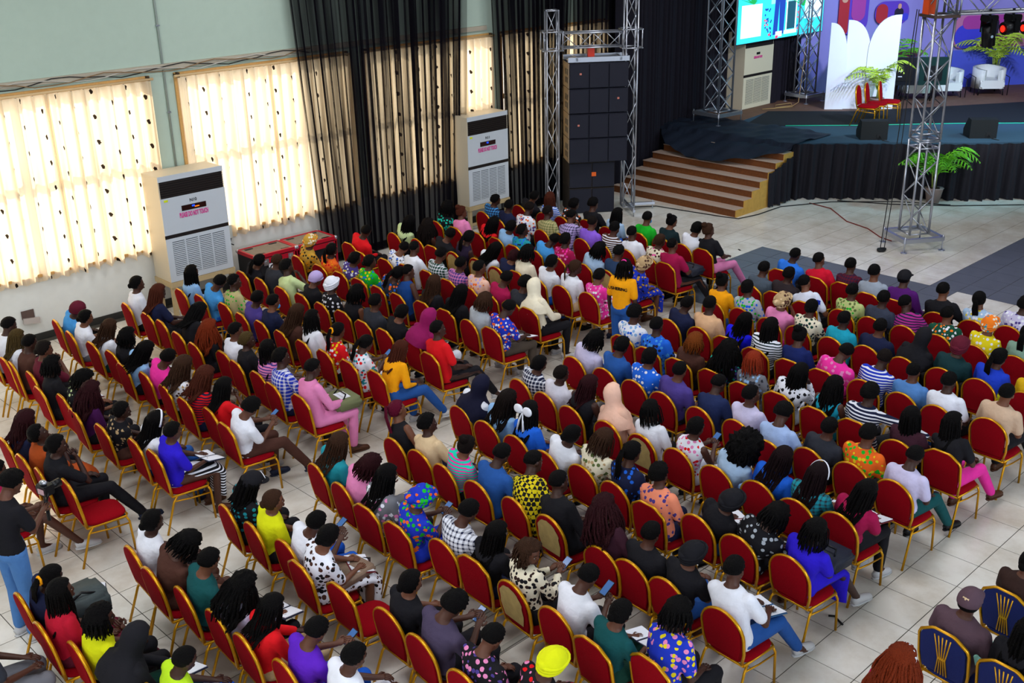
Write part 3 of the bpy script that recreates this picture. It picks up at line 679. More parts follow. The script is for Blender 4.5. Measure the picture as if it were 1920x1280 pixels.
# ---------------------------------------------------------------- stage
H = 1.26
STG = mat('stage_carpet_blue_grey', lin('2f4a5e'), .9, bump=.4, bscale=160, vary=.25)
STB = mat('stage_carpet_black', lin('161b22'), .9, bump=.4, bscale=120, vary=.3)
WOODB = mat('old_stage_boards', lin('6b4e3e'), .7, bump=.2, bscale=9, vary=.3)
STEPW = mat('step_riser_brown', lin('6e3f1e'), .6, bump=.2, bscale=22, vary=.35)
STEPT = mat('step_tread_carpet', lin('b09a8c'), .95, bump=.3, bscale=90, vary=.2)
PLY = mat('yellow_plywood', lin('c99a4a'), .6, bump=.15, bscale=10, vary=.25)
def slab(bm, poly, z0, z1, mi=0):
    a = [bm.verts.new((x, y, z0)) for x, y in poly]; b = [bm.verts.new((x, y, z1)) for x, y in poly]; n = len(poly)
    for f in [bm.faces.new(a[::-1]), bm.faces.new(b)] + [bm.faces.new((a[i], a[(i+1) % n], b[(i+1) % n], b[i])) for i in range(n)]: f.material_index = mi
front = [(14.02, 12.9), (14.02, 9.12), (15.45, 7.62), (16.6, 6.2), (17.45, 5.4), (21, 1.6), (24.5, -2.2)]
bm = bmesh.new(); slab(bm, front[::-1][:0] + [(x+.12, y+.10) if 0 < i < 6 else (x, y) for i, (x, y) in enumerate(front)] + [(29.9, -2.2), (29.9, 13.1), (14.02, 13.1)], 0, H)
bmesh.ops.recalc_face_normals(bm, faces=bm.faces[:])
stage = tag(obj('stage', bm, STG), 'raised stage covered in blue-grey carpet', 'stage')
bm = bmesh.new(); slab(bm, [(15.76, 10.47), (16.97, 9.12), (18.6, 7.55), (19.69, 6.34), (26, -.6), (29.5, -.6), (29.5, 3), (18.61, 10.08), (17.12, 11.87), (15.2, 11.25)], H, H+.018); bmesh.ops.recalc_face_normals(bm, faces=bm.faces[:])
o = obj('rear_carpet', bm, STB, stage); o['label'] = 'black carpet on the rear of the stage'
bm = bmesh.new(); slab(bm, [(17.12, 11.87), (18.61, 10.08), (29.5, 3), (29.5, 13.1), (15.3, 13.1), (15.2, 11.6)], H, H+.012); bmesh.ops.recalc_face_normals(bm, faces=bm.faces[:])
obj('bare_boards', bm, WOODB, stage)
bm = bmesh.new(); P = [(15.76, 10.47), (16.97, 9.12), (18.6, 7.55), (19.69, 6.34), (24, 1.6)]
tube(bm, [(x-.01, y-.01, H+.012) for x, y in P], .011, 5); obj('edge_strip', bm, mat('green_edge_strip', lin('1fae8c'), .4, emit=lin('1fd0a8'), emit_s=.15), stage)
# pleated skirt round the stage
bm = drape(0, 1, 0, .01, H+.01, 46, .07, 77, nx=620, nz=8, hem=.01, amp2=.15, path=[(14.02, 9.14), (15.40, 7.58), (16.55, 6.16), (17.4, 5.36), (21, 1.56), (24.5, -2.24)])
SKIRT = mat('black_skirt_fabric', lin('17161f'), .85, bump=.2, bscale=30, vary=.2)
tag(obj('stage_skirt', bm, SKIRT), 'black pleated skirt hanging round the stage front', 'drape')
bm = drape(0, 1, 0, .02, 1.0, 4, .05, 78, nx=60, nz=6, amp2=.09, path=[(13.05, 9.06), (13.5, 9.04), (14.0, 9.08)])
for v in bm.verts:
    if v.co.z > .5 and v.co.x < 13.6: v.co.z *= .78+.3*(v.co.x-13.05)
tag(obj('stage_skirt', bm, SKIRT), 'short black cloth bunched against the plywood stair side', 'drape')
# stairs
st = thing('stage_stairs', 'wide brown stage stairs with greyish carpeted treads', 'stairs', (0, 0, 0))
LE = [12.62, 12.55, 12.5, 12.45, 12.4, 12.3, 12.2]
for k in range(7):
    x0 = 11.91+.292*k; z1 = .157*(k+1); bm = bmesh.new(); box(bm, x0, 14.05, 9.15, LE[k], z1-.157, z1, 0); obj('step', bm, STEPW, st)
    bm = bmesh.new(); box(bm, x0-.02, x0+.31, 9.14, LE[k], z1, z1+.014); obj('tread', bm, STEPT, st)
bm = bmesh.new(); poly = [(11.91, 0)]
for k in range(7): poly += [(11.91+.292*k, .157*(k+1)), (11.91+.292*(k+1), .157*(k+1))]
poly += [(14.03, 1.1), (14.03, 0)]; prism(bm, poly, 9.125, 9.148); obj('side_panel', bm, PLY, st)
# black cloth sagging over the top steps
bm = bmesh.new(); uvl = bm.loops.layers.uv.new('UVMap'); G = []; ny, nx_ = 60, 26
for j in range(ny+1):
    s = j/ny; y = 9.05+s*3.85; xe = 13.85-.95*math.sin(min(1, max(0, s*1.03))*PI)**.8; rw = []
    for i in range(nx_+1):
        t = i/nx_; x = xe+(15.5-xe)*t
        zs = min(H, .157*(min(7.2, max(1, (x-11.91)/.292+.75))))+.045; z = max(zs, zs*.5+.5*(H*.6+.4*zs)) if x < 13.9 else H+.035
        z += .028*math.sin(y*5+x*3)*math.sin(x*7-y*2)+.015*math.sin(y*13+x*5)
        rw.append(bm.verts.new((x+.05*math.sin(y*4)*(1-t), y, max(z, zs if x < 14 else H+.02))))
    G.append(rw)
for j in range(ny):
    for i in range(nx_): f = bm.faces.new((G[j][i], G[j][i+1], G[j+1][i+1], G[j+1][i])); f.smooth = True
tag(obj('black_cloth', bm, mat('blue_black_cloth', lin('141c2c'), .7, bump=.3, bscale=12, vary=.3)), 'wrinkled blue-black cloth sagging over the top stairs', 'cloth')
# black drapes of the stage side
DR = mat('stage_drape_black', lin('15131f'), .9, bump=.2, bscale=20, vary=.25)
bm = drape(0, 1, 0, .03, 8.6, 26, .11, 5, nx=420, nz=16, amp2=.13, path=[(11.95, 12.62), (12.9, 12.72), (14.6, 12.95), (16.9, 13.08)])
tag(obj('stage_drape', bm, DR), 'tall black drape wall between speaker rig and screen truss', 'drape')
bm = drape(0, 1, 0, H, 8.6, 10, .09, 6, nx=160, nz=12, path=[(18.14, 12.50), (18.7, 12.62), (19.35, 12.42)])
tag(obj('stage_drape', bm, DR), 'black drape under the screen, right of the stage air conditioner', 'drape')
bm = drape(0, 1, 0, H, 8.6, 8, .06, 8, nx=80, nz=10, path=[(16.6, 13.12), (19.5, 13.10)])
tag(obj('stage_drape', bm, DR), 'black backing drape behind the stage air conditioner', 'drape')
# sheer black drapes in front of the windows
SH = bpy.data.materials.new('black_sheer'); SH.use_nodes = True; nt = SH.node_tree; N = nt.nodes.new; L = nt.links.new; nt.nodes.remove(nt.nodes['Principled BSDF'])
uv = N('ShaderNodeUVMap'); mp = N('ShaderNodeMapping'); mp.inputs['Scale'].default_value = (7.0, .10, 1); L(uv.outputs[0], mp.inputs[0])
nz = N('ShaderNodeTexNoise'); nz.inputs['Scale'].default_value = 1.0; nz.inputs['Detail'].default_value = 5; L(mp.outputs[0], nz.inputs['Vector'])
rp = N('ShaderNodeValToRGB'); rp.color_ramp.elements[0].position = .38; rp.color_ramp.elements[0].color = (.50, .50, .50, 1); rp.color_ramp.elements[1].position = .60; rp.color_ramp.elements[1].color = (.985, .985, .985, 1); L(nz.outputs['Fac'], rp.inputs[0])
tr = N('ShaderNodeBsdfTransparent'); df = N('ShaderNodeBsdfDiffuse'); df.inputs[0].default_value = lin('17151d'); tl2 = N('ShaderNodeBsdfTranslucent'); tl2.inputs[0].default_value = lin('2a241f')
ad = N('ShaderNodeMixShader'); ad.inputs[0].default_value = .3; L(df.outputs[0], ad.inputs[1]); L(tl2.outputs[0], ad.inputs[2])
mx = N('ShaderNodeMixShader'); L(rp.outputs[0], mx.inputs[0]); L(tr.outputs[0], mx.inputs[1]); L(ad.outputs[0], mx.inputs[2]); L(mx.outputs[0], nt.nodes['Material Output'].inputs[0])
for x0, x1, b0, b1, seed, y, lab in [(3.30, 5.0, 3.78, 5.05, 1, 12.93, 'sheer black drape, leftmost, falling beside the red cases'), (4.9, 6.4, 5.0, 6.3, 2, 12.95, 'sheer black drape, second, over the middle window'),
        (6.2, 7.85, 6.2, 7.42, 3, 12.97, 'sheer black drape gathered against the second air conditioner'), (8.20, 9.75, 8.55, 9.70, 4, 12.95, 'sheer black drape right of the second air conditioner'),
        (9.65, 10.9, 9.8, 10.5, 9, 12.93, 'sheer black drape behind the left post of the speaker rig'), (10.8, 12.3, 10.9, 12.2, 11, 12.95, 'sheer black drape behind the flown speakers')]:
    bm = drape(x0, x1, y, .04, 8.4, 9, .085, seed, bot=(b0, b1), nx=130, nz=14)
    tag(obj('sheer_drape', bm, SH), lab, 'drape', 'black sheers before the windows')
# ---------------------------------------------------------------- free-standing air conditioners
ACW = mat('ac_white', lin('c3cad2'), .35, vary=.03, bscale=5); ACB = mat('ac_cream_side', lin('cfc4ae'), .4); GR = mat('ac_grille_black', lin('1a1413'), .5); PINK = mat('pink_label_print', lin('d83a92'), .6)
TX = Matrix(((1,0,0,0),(0,0,-1,0),(0,1,0,0),(0,0,0,1)))       # text onto a face that looks towards -y
def ac(x, y, z, w, h, label, num, cream=False, stand=0):
    t = thing('air_conditioner', label, 'air conditioner', (x, y, z)); d = .55; M1 = ACB if cream else ACW
    bm = bmesh.new(); box(bm, 0, w, 0, d, 0, h); bmesh.ops.bevel(bm, geom=bm.edges[:], offset=.012, segments=1); obj('cabinet', bm, [ACB], t)
    bm = bmesh.new(); box(bm, .0, w, -.012, 0, h*.455, h*.80); obj('upper_panel', bm, M1, t)
    bm = bmesh.new(); box(bm, .0, w, -.012, 0, .01, h*.42); obj('lower_panel', bm, M1, t)
    bm = bmesh.new(); box(bm, .0, w, -.008, 0, h*.42, h*.455); obj('trim_band', bm, GR, t)
    bm = bmesh.new(); box(bm, .0, w, -.012, 0, h*.955, h*1.004); obj('top_lip', bm, M1, t)
    bm = bmesh.new(); box(bm, .02, w-.02, -.004, 0, h*.80, h*.955)
    g = obj('outlet_grille', bm, GR, t)
    for k in range(7):
        bm = bmesh.new(); zz = h*(.81+.021*k); box(bm, .02, w-.02, -.02, -.004, zz, zz+.008); obj('louver', bm, mat('ac_louver', lin('2c2422'), .4), g)
    nc = 3 if num is None else 4
    for c in range(nc):
        x0 = .08*w+c*(w*.84)/nc; bm = bmesh.new(); box(bm, x0+.015, x0+w*.84/nc-.015, -.014, -.010, h*.06, h*.385); g = obj('intake_grille', bm, mat('ac_intake_shadow', lin('3c444c' if not cream else 'a8aaa0'), .6), t)
        for k in range(18):
            bm = bmesh.new(); zz = h*(.065+.0178*k); box(bm, x0+.015, x0+w*.84/nc-.015, -.022, -.013, zz, zz+.019*h*.62/1.1); obj('slat', bm, M1, g)
    if num is not None:
        bm = bmesh.new(); box(bm, w*.30, w*.68, -.018, -.010, h*.655, h*.705); g = obj('display', bm, mat('ac_display', lin('2a1210'), .2), t)
        bm = bmesh.new(); box(bm, w*.46, w*.50, -.021, -.017, h*.68, h*.695); obj('blue_led', bm, mat('led_blue', lin('1030ff'), emit=lin('1040ff'), emit_s=2), g)
        if '10' in num: bm = bmesh.new(); box(bm, w*.50, w*.57, -.021, -.017, h*.672, h*.680); obj('orange_led', bm, mat('led_orange', lin('ff7010'), emit=lin('ff6a10'), emit_s=1.6), g)
        text(num, .075, m=BLKP, parent=t, M=Matrix.Translation((w*.49, -.014, h*.742)) @ TX, bold=.001)
        bm = bmesh.new(); box(bm, .06, .13, -.016, -.010, h*.765, h*.785); obj('sticker', bm, mat('yellow_sticker', lin('d4e020')), t)
        lt = ('PLEASE DO NOT TOUCH', .098, w*.48, h*.615)
    else:
        bm = bmesh.new(); box(bm, w*.40, w*.52, -.018, -.010, h*.70, h*.73); obj('display', bm, BLKP, t); lt = ('PLEASE DO NOT TOUCH', .07, w*.46, h*.665)
    text(lt[0], lt[1], m=PINK, parent=t, M=Matrix.Translation((lt[2], -.016, lt[3])) @ TX @ Matrix.Diagonal((.48, 1.15, 1, 1)), bold=.003)
    if stand:
        s = thing('air_conditioner_stand', 'pale wooden stand under the ' + ('first' if x < 4 else 'second') + ' tall air conditioner', 'stand', (x, y, 0))
        for lx in (.0, w-.07):
            for ly in (.0, d-.07): bm = bmesh.new(); box(bm, lx, lx+.07, ly, ly+.07, 0, stand-.09); obj('leg', bm, WOODC, s)
        bm = bmesh.new(); box(bm, -.02, w+.02, -.02, d+.01, stand-.09, stand); obj('top', bm, WOODC, s)
        bm = bmesh.new(); box(bm, .07, w-.07, .01, .05, .10, .15); obj('rail', bm, WOODC, s)
    return t
WOODC = mat('cream_painted_wood', lin('b9a47c'), .6, bump=.1, bscale=14, vary=.15)
ac(.43, 12.52, .60, 1.19, 1.80, 'tall floor-standing air conditioner with orange-lit display, nearest the camera', 'N10', stand=.60)
ac(7.30, 12.62, .53, 1.14, 1.86, 'tall floor-standing air conditioner between two black sheer drapes', 'N11', stand=.53)
ac(16.84, 12.50, H+.012, 1.30, 1.95, 'cream floor-standing air conditioner on the stage below the screen', None, cream=True)
# ---------------------------------------------------------------- red flight cases
REDE = mat('case_red_edge', lin('b3102a'), .4); CASET = mat('case_top_grey', lin('7d746a'), .8, vary=.2, bscale=8)
for x0, lab, tagc in ((1.92, 'red-edged flight case beside the air conditioner, white C label', True), (2.80, 'red-edged flight case at the foot of the black sheer', False)):
    t = thing('flight_case', lab, 'flight case', (x0, 12.28, 0)); w, d, h = .85, .58, .76
    bm = bmesh.new(); box(bm, 0, w, 0, d, .08, h-.01); obj('body', bm, BLKM, t)
    bm = bmesh.new(); box(bm, .03, w-.03, .03, d-.03, h-.01, h); obj('lid_panel', bm, CASET, t)
    for (a, b, c, e, f, g) in [(0, w, -.015, .03, h-.05, h+.012), (0, w, d-.03, d+.01, h-.05, h+.012), (-.01, .03, 0, d, h-.05, h+.012), (w-.03, w+.01, 0, d, h-.05, h+.012), (0, w, -.014, 0, h-.16, h-.07), (-.01, .03, -.014, .02, .08, h), (w-.03, w+.01, -.014, .02, .08, h), (0, w, -.014, .02, .08, .12)]:
        bm = bmesh.new(); box(bm, a, b, c, e, f, g); obj('edge_rail', bm, REDE, t)
    for xx in (.10, w-.25):
        for yy in (.05, d-.12): bm = bmesh.new(); box(bm, xx, xx+.15, yy, yy+.05, h, h+.008); obj('lid_slot', bm, BLKP, t)
    for xx in (w*.25, w*.85): bm = bmesh.new(); box(bm, xx-.05, xx+.05, -.022, -.012, h-.20, h-.08); tube(bm, [(xx, -.035, h-.14), (xx, -.02, h-.14)], .03, 8); obj('latch', bm, STEEL, t)
    for xx in (0, w):
        for yy in (0, d): bm = bmesh.new(); ell(bm, (xx, yy, h-.01), (.035, .035, .035), 8, 6); obj('ball_corner', bm, STEEL, t)
    for xx in (.1, w-.1):
        for yy in (.1, d-.1): bm = bmesh.new(); tube(bm, [(xx-.02, yy, .04), (xx+.02, yy, .04)], .04, 10); obj('castor', bm, BLKP, t)
    if tagc:
        bm = bmesh.new(); box(bm, w*.30, w*.62, -.02, -.012, .42, .58); g = obj('label_sheet', bm, PAPER, t); text('C', .14, m=BLKP, parent=g, M=Matrix.Translation((w*.38, -.021, .50)) @ TX, bold=.006)
# ---------------------------------------------------------------- aluminium trusses
def truss_bars(bm, p0, p1, side, w, step, r=.014, rc=.024, zig=True):
    """square truss from p0 to p1; returns nothing, bars into bm"""
    p0, p1 = Vector(p0), Vector(p1); ax = (p1-p0).normalized(); s1 = Vector(side).normalized(); s2 = ax.cross(s1).normalized(); h = w/2; Lg = (p1-p0).length
    cs = [(s1*a+s2*b)*h for a, b in ((1, 1), (-1, 1), (-1, -1), (1, -1))]
    chords = []
    for c in cs: chords.append((p0+c, p1+c))
    n = max(1, round(Lg/step)); br = []
    for f in range(4):
        a, b = cs[f], cs[(f+1) % 4]
        for k in range(n):
            q0 = p0+ax*(Lg*k/n); q1 = p0+ax*(Lg*(k+1)/n)
            br.append((q0+(a if (k+f) % 2 else b), q1+(b if (k+f) % 2 else a)))
            if zig == 'x': br.append((q0+(b if (k+f) % 2 else a), q1+(a if (k+f) % 2 else b)))
    return chords, br
def add_truss(t, p0, p1, side, w, step, zig=True, rc=.024, r=.012, ends=True):
    ch, br = truss_bars(None, p0, p1, side, w, step, zig=zig)
    for a, b in ch: bm = bmesh.new(); tube(bm, [a, b], rc, 8); obj('chord', bm, STEEL, t)
    for a, b in br: bm = bmesh.new(); tube(bm, [a, b], r, 5); obj('brace', bm, STEEL, t)
    if ends:
        for q, c in ((0, 0), (1, 1)):
            for i in range(4): bm = bmesh.new(); tube(bm, [ch[i][c], ch[(i+1) % 4][c]], .016, 6); obj('frame_bar', bm, STEEL, t)
def base(t, s, z, name='base_frame'):
    h = s/2
    for a, b in (((-h, -h), (h, -h)), ((h, -h), (h, h)), ((h, h), (-h, h)), ((-h, h), (-h, -h))):
        bm = bmesh.new(); d = (Vector(b)-Vector(a)).normalized(); nrm = Vector((-d.y, d.x))*.04
        v = [bm.verts.new((q[0]+sg*nrm.x, q[1]+sg*nrm.y, zz)) for q in (a, b) for sg in (-1, 1) for zz in (z, z+.08)]
        for f in ((0,1,3,2), (4,6,7,5), (0,4,5,1), (2,3,7,6), (0,2,6,4), (1,5,7,3)): bm.faces.new([v[i] for i in f])
        bmesh.ops.recalc_face_normals(bm, faces=bm.faces[:]); obj('base_beam', bm, STEEL, t)
    for a in (-h, h):
        for b in (-h, h):
            bm = bmesh.new(); tube(bm, [(a, b, .015), (a, b, z+.12)], .014, 6); tube(bm, [(a, b, 0), (a, b, .015)], .06, 10); obj('screw_foot', bm, STEEL, t)
# front tower, with corner block, beam and lighting fixtures
t = thing('truss_tower', 'aluminium truss tower standing on the tiled floor before the stage', 'truss', (12.48, 5.36, 0), R(-33)); base(t, .80, .20)
add_truss(t, (0, 0, .30), (0, 0, 2.10), (1, 0, 0), .40, .36); add_truss(t, (0, 0, 2.14), (0, 0, 4.38), (1, 0, 0), .40, .37); 
for z in (1.98, 2.26):
    for a, b in (((-.2, -.2), (.2, -.2)), ((.2, -.2), (.2, .2)), ((.2, .2), (-.2, .2)), ((-.2, .2), (-.2, -.2))): bm = bmesh.new(); tube(bm, [(a[0], a[1], z), (b[0], b[1], z)], .018, 6); obj('frame_bar', bm, STEEL, t)
bm = bmesh.new(); box(bm, -.26, .26, -.26, .26, 4.36, 4.41); obj('sleeve_plate', bm, mat('rusty_plate', lin('5a4a44'), .5, .6), t); bm = bmesh.new(); box(bm, -.26, .26, -.26, .26, 4.85, 4.90); obj('sleeve_plate', bm, mat('rusty_plate', lin('5a4a44'), .5, .6), t)
add_truss(t, (0, 0, 4.41), (0, 0, 7.4), (1, 0, 0), .40, .37)
bm = bmesh.new(); box(bm, -.24, -.10, .0, .20, 4.41, 4.84); obj('orange_hoist_sleeve', bm, mat('hoist_orange', lin('c8481c'), .5), t)
b = thing('truss_beam', 'horizontal lighting truss beam running right from the front tower', 'truss', (12.48, 5.36, 4.62), R(-33)); add_truss(b, (.28, 0, 0), (7.0, 0, 0), (0, 1, 0), .40, .42)
for k, (u, lab, rl) in enumerate([(1.02, 'moving head light with long black body, nearest the front tower', 0), (1.50, 'moving head light with red lamp glow, middle one', 1), (1.92, 'moving head light at the right frame edge, red glow', 1)]):
    f = thing('moving_head_light', lab, 'stage light', (12.48+u*math.cos(R(-33)), 5.36+u*math.sin(R(-33)), 4.40), R(-120), 'moving head lights on the beam')
    bm = bmesh.new(); box(bm, -.13, .13, -.10, .10, -.16, -.04); bmesh.ops.bevel(bm, geom=bm.edges[:], offset=.02, segments=2); obj('base', bm, BLKP, f)
    bm = bmesh.new(); tube(bm, [(0, 0, -.05), (0, 0, .06)], .025, 8); obj('clamp', bm, BLKP, f)
    for s in (1, -1): bm = bmesh.new(); box(bm, s*.15-.02, s*.15+.02, -.05, .05, -.36, -.10); obj('yoke_arm', bm, BLKP, f)
    bm = bmesh.new(); L_ = .34 if k == 0 else .22; tube(bm, [(0, -.02, -.22), (0, 0, -.26), (0, .05, -.26-L_)] if k == 0 else [(0, .10, -.22), (0, -.02, -.27), (0, -.18, -.30)], [.10, .125, .12], 14); obj('head', bm, BLKP, f)
    bm = bmesh.new(); ell(bm, (0, -.19, -.30) if k else (.08, .02, -.42), (.06, .02, .06) if k else (.05, .05, .05), 10, 8); obj('lens', bm, mat('red_lamp_glow', lin('ff2010'), emit=lin('ff1408'), emit_s=5) if k else mat('lens_glass', lin('a8c4d8'), .1), f)
t = thing('safety_rope', 'dark chain hoist line beside the front tower with loop on floor', 'rope', (0, 0, 0))
bm = bmesh.new(); tube(bm, [(12.18, 5.62, 4.5), (12.05, 5.60, 2.2), (11.86, 5.62, .03), (11.74, 5.56, .02), (11.66, 5.62, .02), (11.74, 5.70, .02), (11.9, 5.72, .02), (12.08, 5.70, 2.2), (12.22, 5.68, 4.5)], .009, 5); obj('line', bm, CABLE, t)
bm = bmesh.new(); ell(bm, (11.80, 5.64, .03), (.13, .09, .03), 10, 6, fn=lambda d: d*(1+.3*noise.noise(d*4))); obj('coil', bm, CABLE, t)
# stage towers
t = thing('truss_tower', 'aluminium lattice tower on the stage left of the screen', 'truss', (15.10, 12.02, H+.01), R(-6)); base(t, .82, .20); add_truss(t, (0, 0, .29), (0, 0, 6.6), (1, 0, 0), .48, .46, zig='x')
t = thing('truss_tower', 'aluminium lattice tower right of the screen, beside the white petals', 'truss', (19.02, 12.0, H+.01), R(-6)); base(t, .70, .16); add_truss(t, (0, 0, .24), (0, 0, 6.6), (1, 0, 0), .40, .46, zig='x')
# ---------------------------------------------------------------- speaker rig
ux, uy = .81, -.586; RZ = math.atan2(uy, ux)
g = thing('speaker_rig_truss', 'aluminium goal-post truss that carries the line array', 'truss', (10.16, 11.80, 0), RZ)
for s in (-1, 1):
    add_truss(g, (s*.85, 0, .10), (s*.85, 0, 4.35 if s < 0 else 4.75), (1, 0, 0), .25, .62, rc=.019, r=.010)
    for zz in (3.55, 3.93):
        for a, b in (((-.21, -.2), (.21, -.2)), ((.21, -.2), (.21, .2)), ((.21, .2), (-.21, .2)), ((-.21, .2), (-.21, -.2))): bm = bmesh.new(); tube(bm, [(s*.85+a[0], a[1], zz), (s*.85+b[0], b[1], zz)], .016, 6); obj('sleeve_bar', bm, STEEL, g)
    for a in (-.2, .2):
        for b in (-.2, .2): bm = bmesh.new(); tube(bm, [(s*.85+a, b, 3.55), (s*.85+a, b, 3.93)], .014, 6); obj('sleeve_post', bm, STEEL, g)
    for d in ((1, 0), (-1, 0), (0, 1), (0, -1)):
        if d[0] == -s and d[1] == 0: continue
        bm = bmesh.new(); box(bm, s*.85+min(0, d[0]*.6)-.025, s*.85+max(0, d[0]*.6)+.025, min(0, d[1]*.6)-.025, max(0, d[1]*.6)+.025, .10, .16); tube(bm, [(s*.85+d[0]*.58, d[1]*.58, 0), (s*.85+d[0]*.58, d[1]*.58, .2)], .012, 6); obj('outrigger', bm, STEEL, g)
add_truss(g, (-.64, 0, 3.74), (.64, 0, 3.74), (0, 1, 0), .30, .32, rc=.018, r=.010)
hz = thing('chain_hoist', 'orange chain hoist hanging from the goal-post truss', 'hoist', (10.12, 11.78, 3.40), RZ)
bm = bmesh.new(); box(bm, -.07, .07, -.06, .06, -.02, .17); bmesh.ops.bevel(bm, geom=bm.edges[:], offset=.02, segments=2); obj('motor', bm, mat('hoist_red', lin('c8321c'), .4), hz)
bm = bmesh.new(); tube(bm, [(0, 0, 0), (0, 0, -.25)], .008, 5); tube(bm, [(-.05, 0, 0), (-.12, 0, -.2), (-.15, 0, -.28)], .006, 5); obj('chain', bm, CABLE, hz)
SPK = mat('speaker_grille', lin('1b1d2c'), .6, bump=.5, bscale=220); SPW = mat('speaker_side_plywood', lin('b59a74'), .7, bump=.1, bscale=12, vary=.2)
def cab(z, w, h, d, lab, fl, badge, tilt=0):
    t = thing('loudspeaker', lab, 'speaker', (10.14, 11.56 if fl else 11.74, z), RZ, 'speaker stack beside the stage')
    bm = bmesh.new(); box(bm, -w/2, w/2, 0, d, 0, h); obj('cabinet', bm, SPK if fl else mat('speaker_sub_brown', lin('3a332e'), .8), t)
    n = 3 if fl else 2
    for k in range(n):
        bm = bmesh.new(); x0 = -w/2+k*w/n; box(bm, x0+.012, x0+w/n-.012, -.03, 0, .015, h-.015); bmesh.ops.bevel(bm, geom=bm.edges[:], offset=.012, segments=1); obj('grille', bm, SPK, t)
    if fl:
        bm = bmesh.new(); box(bm, -w/2-.008, -w/2, .0, d, 0, h); obj('side_panel', bm, SPW, t)
        for q in (0, 1):
            for r_ in (0, 1): bm = bmesh.new(); box(bm, -w/2-.012, -w/2+.001, .12+q*.16, .22+q*.16, .10+r_*.17, .22+r_*.17); obj('side_vent', bm, BLKP, t)
        bm = bmesh.new(); box(bm, -w/2-.012, -w/2+.01, .02, .05, .01, h-.01); obj('rigging_rail', bm, STEEL, t)
    bm = bmesh.new(); bx, bz, bs = badge; box(bm, bx-bs, bx+bs, -.036, -.028, bz-bs*.9, bz+bs*.9); obj('badge', bm, mat('badge_orange', lin('e8641c'), .5) if not fl else mat('badge_pale', lin('c87868'), .5), t)
cab(0, 1.02, .56, .75, 'lowest subwoofer on the floor with orange badge', False, (.05, .30, .05)); cab(.575, 1.02, .56, .75, 'upper subwoofer with orange badge, under the line array', False, (.04, .30, .05))
for k, (bd, nm) in enumerate([((-.62, .1, .001), 'lowest'), ((-.44, .28, .022), 'second lowest'), ((.42, .30, .022), 'second highest'), ((-.40, .30, .022), 'highest')]):
    cab(1.17+.53*k, 1.28, .515, .62, nm + ' line-array cabinet with plywood side, flown above the subwoofers', True, bd)
t = thing('flying_frame', 'flat steel flying frame on top of the line array', 'frame', (10.14, 11.56, 3.30), RZ)
for yy in (0, .55): bm = bmesh.new(); box(bm, -.66, .66, yy, yy+.07, 0, .10); obj('beam', bm, STEEL, t)
for xx in (-.5, .45): bm = bmesh.new(); box(bm, xx, xx+.05, 0, .6, .02, .09); obj('cross_bar', bm, STEEL, t)
# ---------------------------------------------------------------- LED screen
t = thing('led_screen', 'bright cyan video screen hung between two lattice towers', 'screen', (18.12, 12.28, 2.99))
bm = bmesh.new(); box(bm, -2.02, 2.02, .0, .12, 0, 2.3); obj('screen_housing', bm, BLKP, t)
def em(n, h, s=1.0): return mat('screen_'+n, lin(h), .5, emit=lin(h), emit_s=s)
bm = bmesh.new(); mats = [em('cyan', '35cfe6'), em('white', 'd8f2fa'), em('jeans', '1a3f9c'), em('leaf', '1c9a4c'), em('dark', '1a4a5c'), em('pink', 'e0406a'), em('pale', '8ee6f4'), em('yellow', 'c8d820')]
def patch(pts, mi, y): f = bm.faces.new([bm.verts.new((p[0], y, p[1])) for p in pts]); f.material_index = mi
rect = lambda x0, x1, z0, z1, mi, y: patch([(x0, z0), (x1, z0), (x1, z1), (x0, z1)], mi, y)
rect(-2.0, 2.0, .02, 2.28, 0, -.004)
rect(-1.85, -.95, .15, .95, 1, -.008); rect(1.05, 1.95, .42, 1.3, 1, -.008); rect(-.55, .9, .9, 2.28, 6, -.006); rect(.20, .62, .22, .92, 4, -.010); rect(.16, .22, .18, .94, 1, -.011); rect(.60, .66, .2, .96, 1, -.011); rect(.1, .7, .1, .2, 1, -.011)
patch([(-.42, .12), (-.22, .12), (-.18, .95), (-.10, 1.5), (-.35, 1.5)], 2, -.014); patch([(-.12, .12), (.08, .12), (.10, .95), (.08, 1.5), (-.12, 1.5), (-.18, .95)], 2, -.014)
patch([(-.42, 1.45), (.14, 1.45), (.2, 2.28), (-.46, 2.28)], 2, -.015); patch([(.0, 1.35), (.12, 1.4), (.16, 1.9), (.05, 1.9)], 7, -.016)
for (cx, cz, sd) in ((-1.35, .95, 1), (.95, .75, 2), (.9, 1.4, 4)):
    rnd = random.Random(sd)
    for k in range(26):
        a = rnd.uniform(.2, 2.9); L_ = rnd.uniform(.3, .75); e = (cx+L_*math.cos(a), cz+L_*math.sin(a)); patch([(cx, cz), (cx+.05, cz+.02), e], 3, -.017-.0002*k)
for k in range(30):
    rnd = random.Random(k+50); x = -.85+rnd.random()*.32; z = .05+rnd.random()*.75; rect(x, x+.05, z, z+.05, [2, 5, 2][k % 3], -.012-.0001*k)
for k in range(14):
    rnd = random.Random(k+90); x = .68+rnd.random()*.12; z = .1+rnd.random()*.8; rect(x, x+.05, z, z+.05, [5, 2][k % 2], -.0135-.0001*k)
rect(-.30, .0, .06, .2, 1, -.018); rect(-.30, -.18, .03, .1, 5, -.019)
obj('screen_image', bm, mats, t)
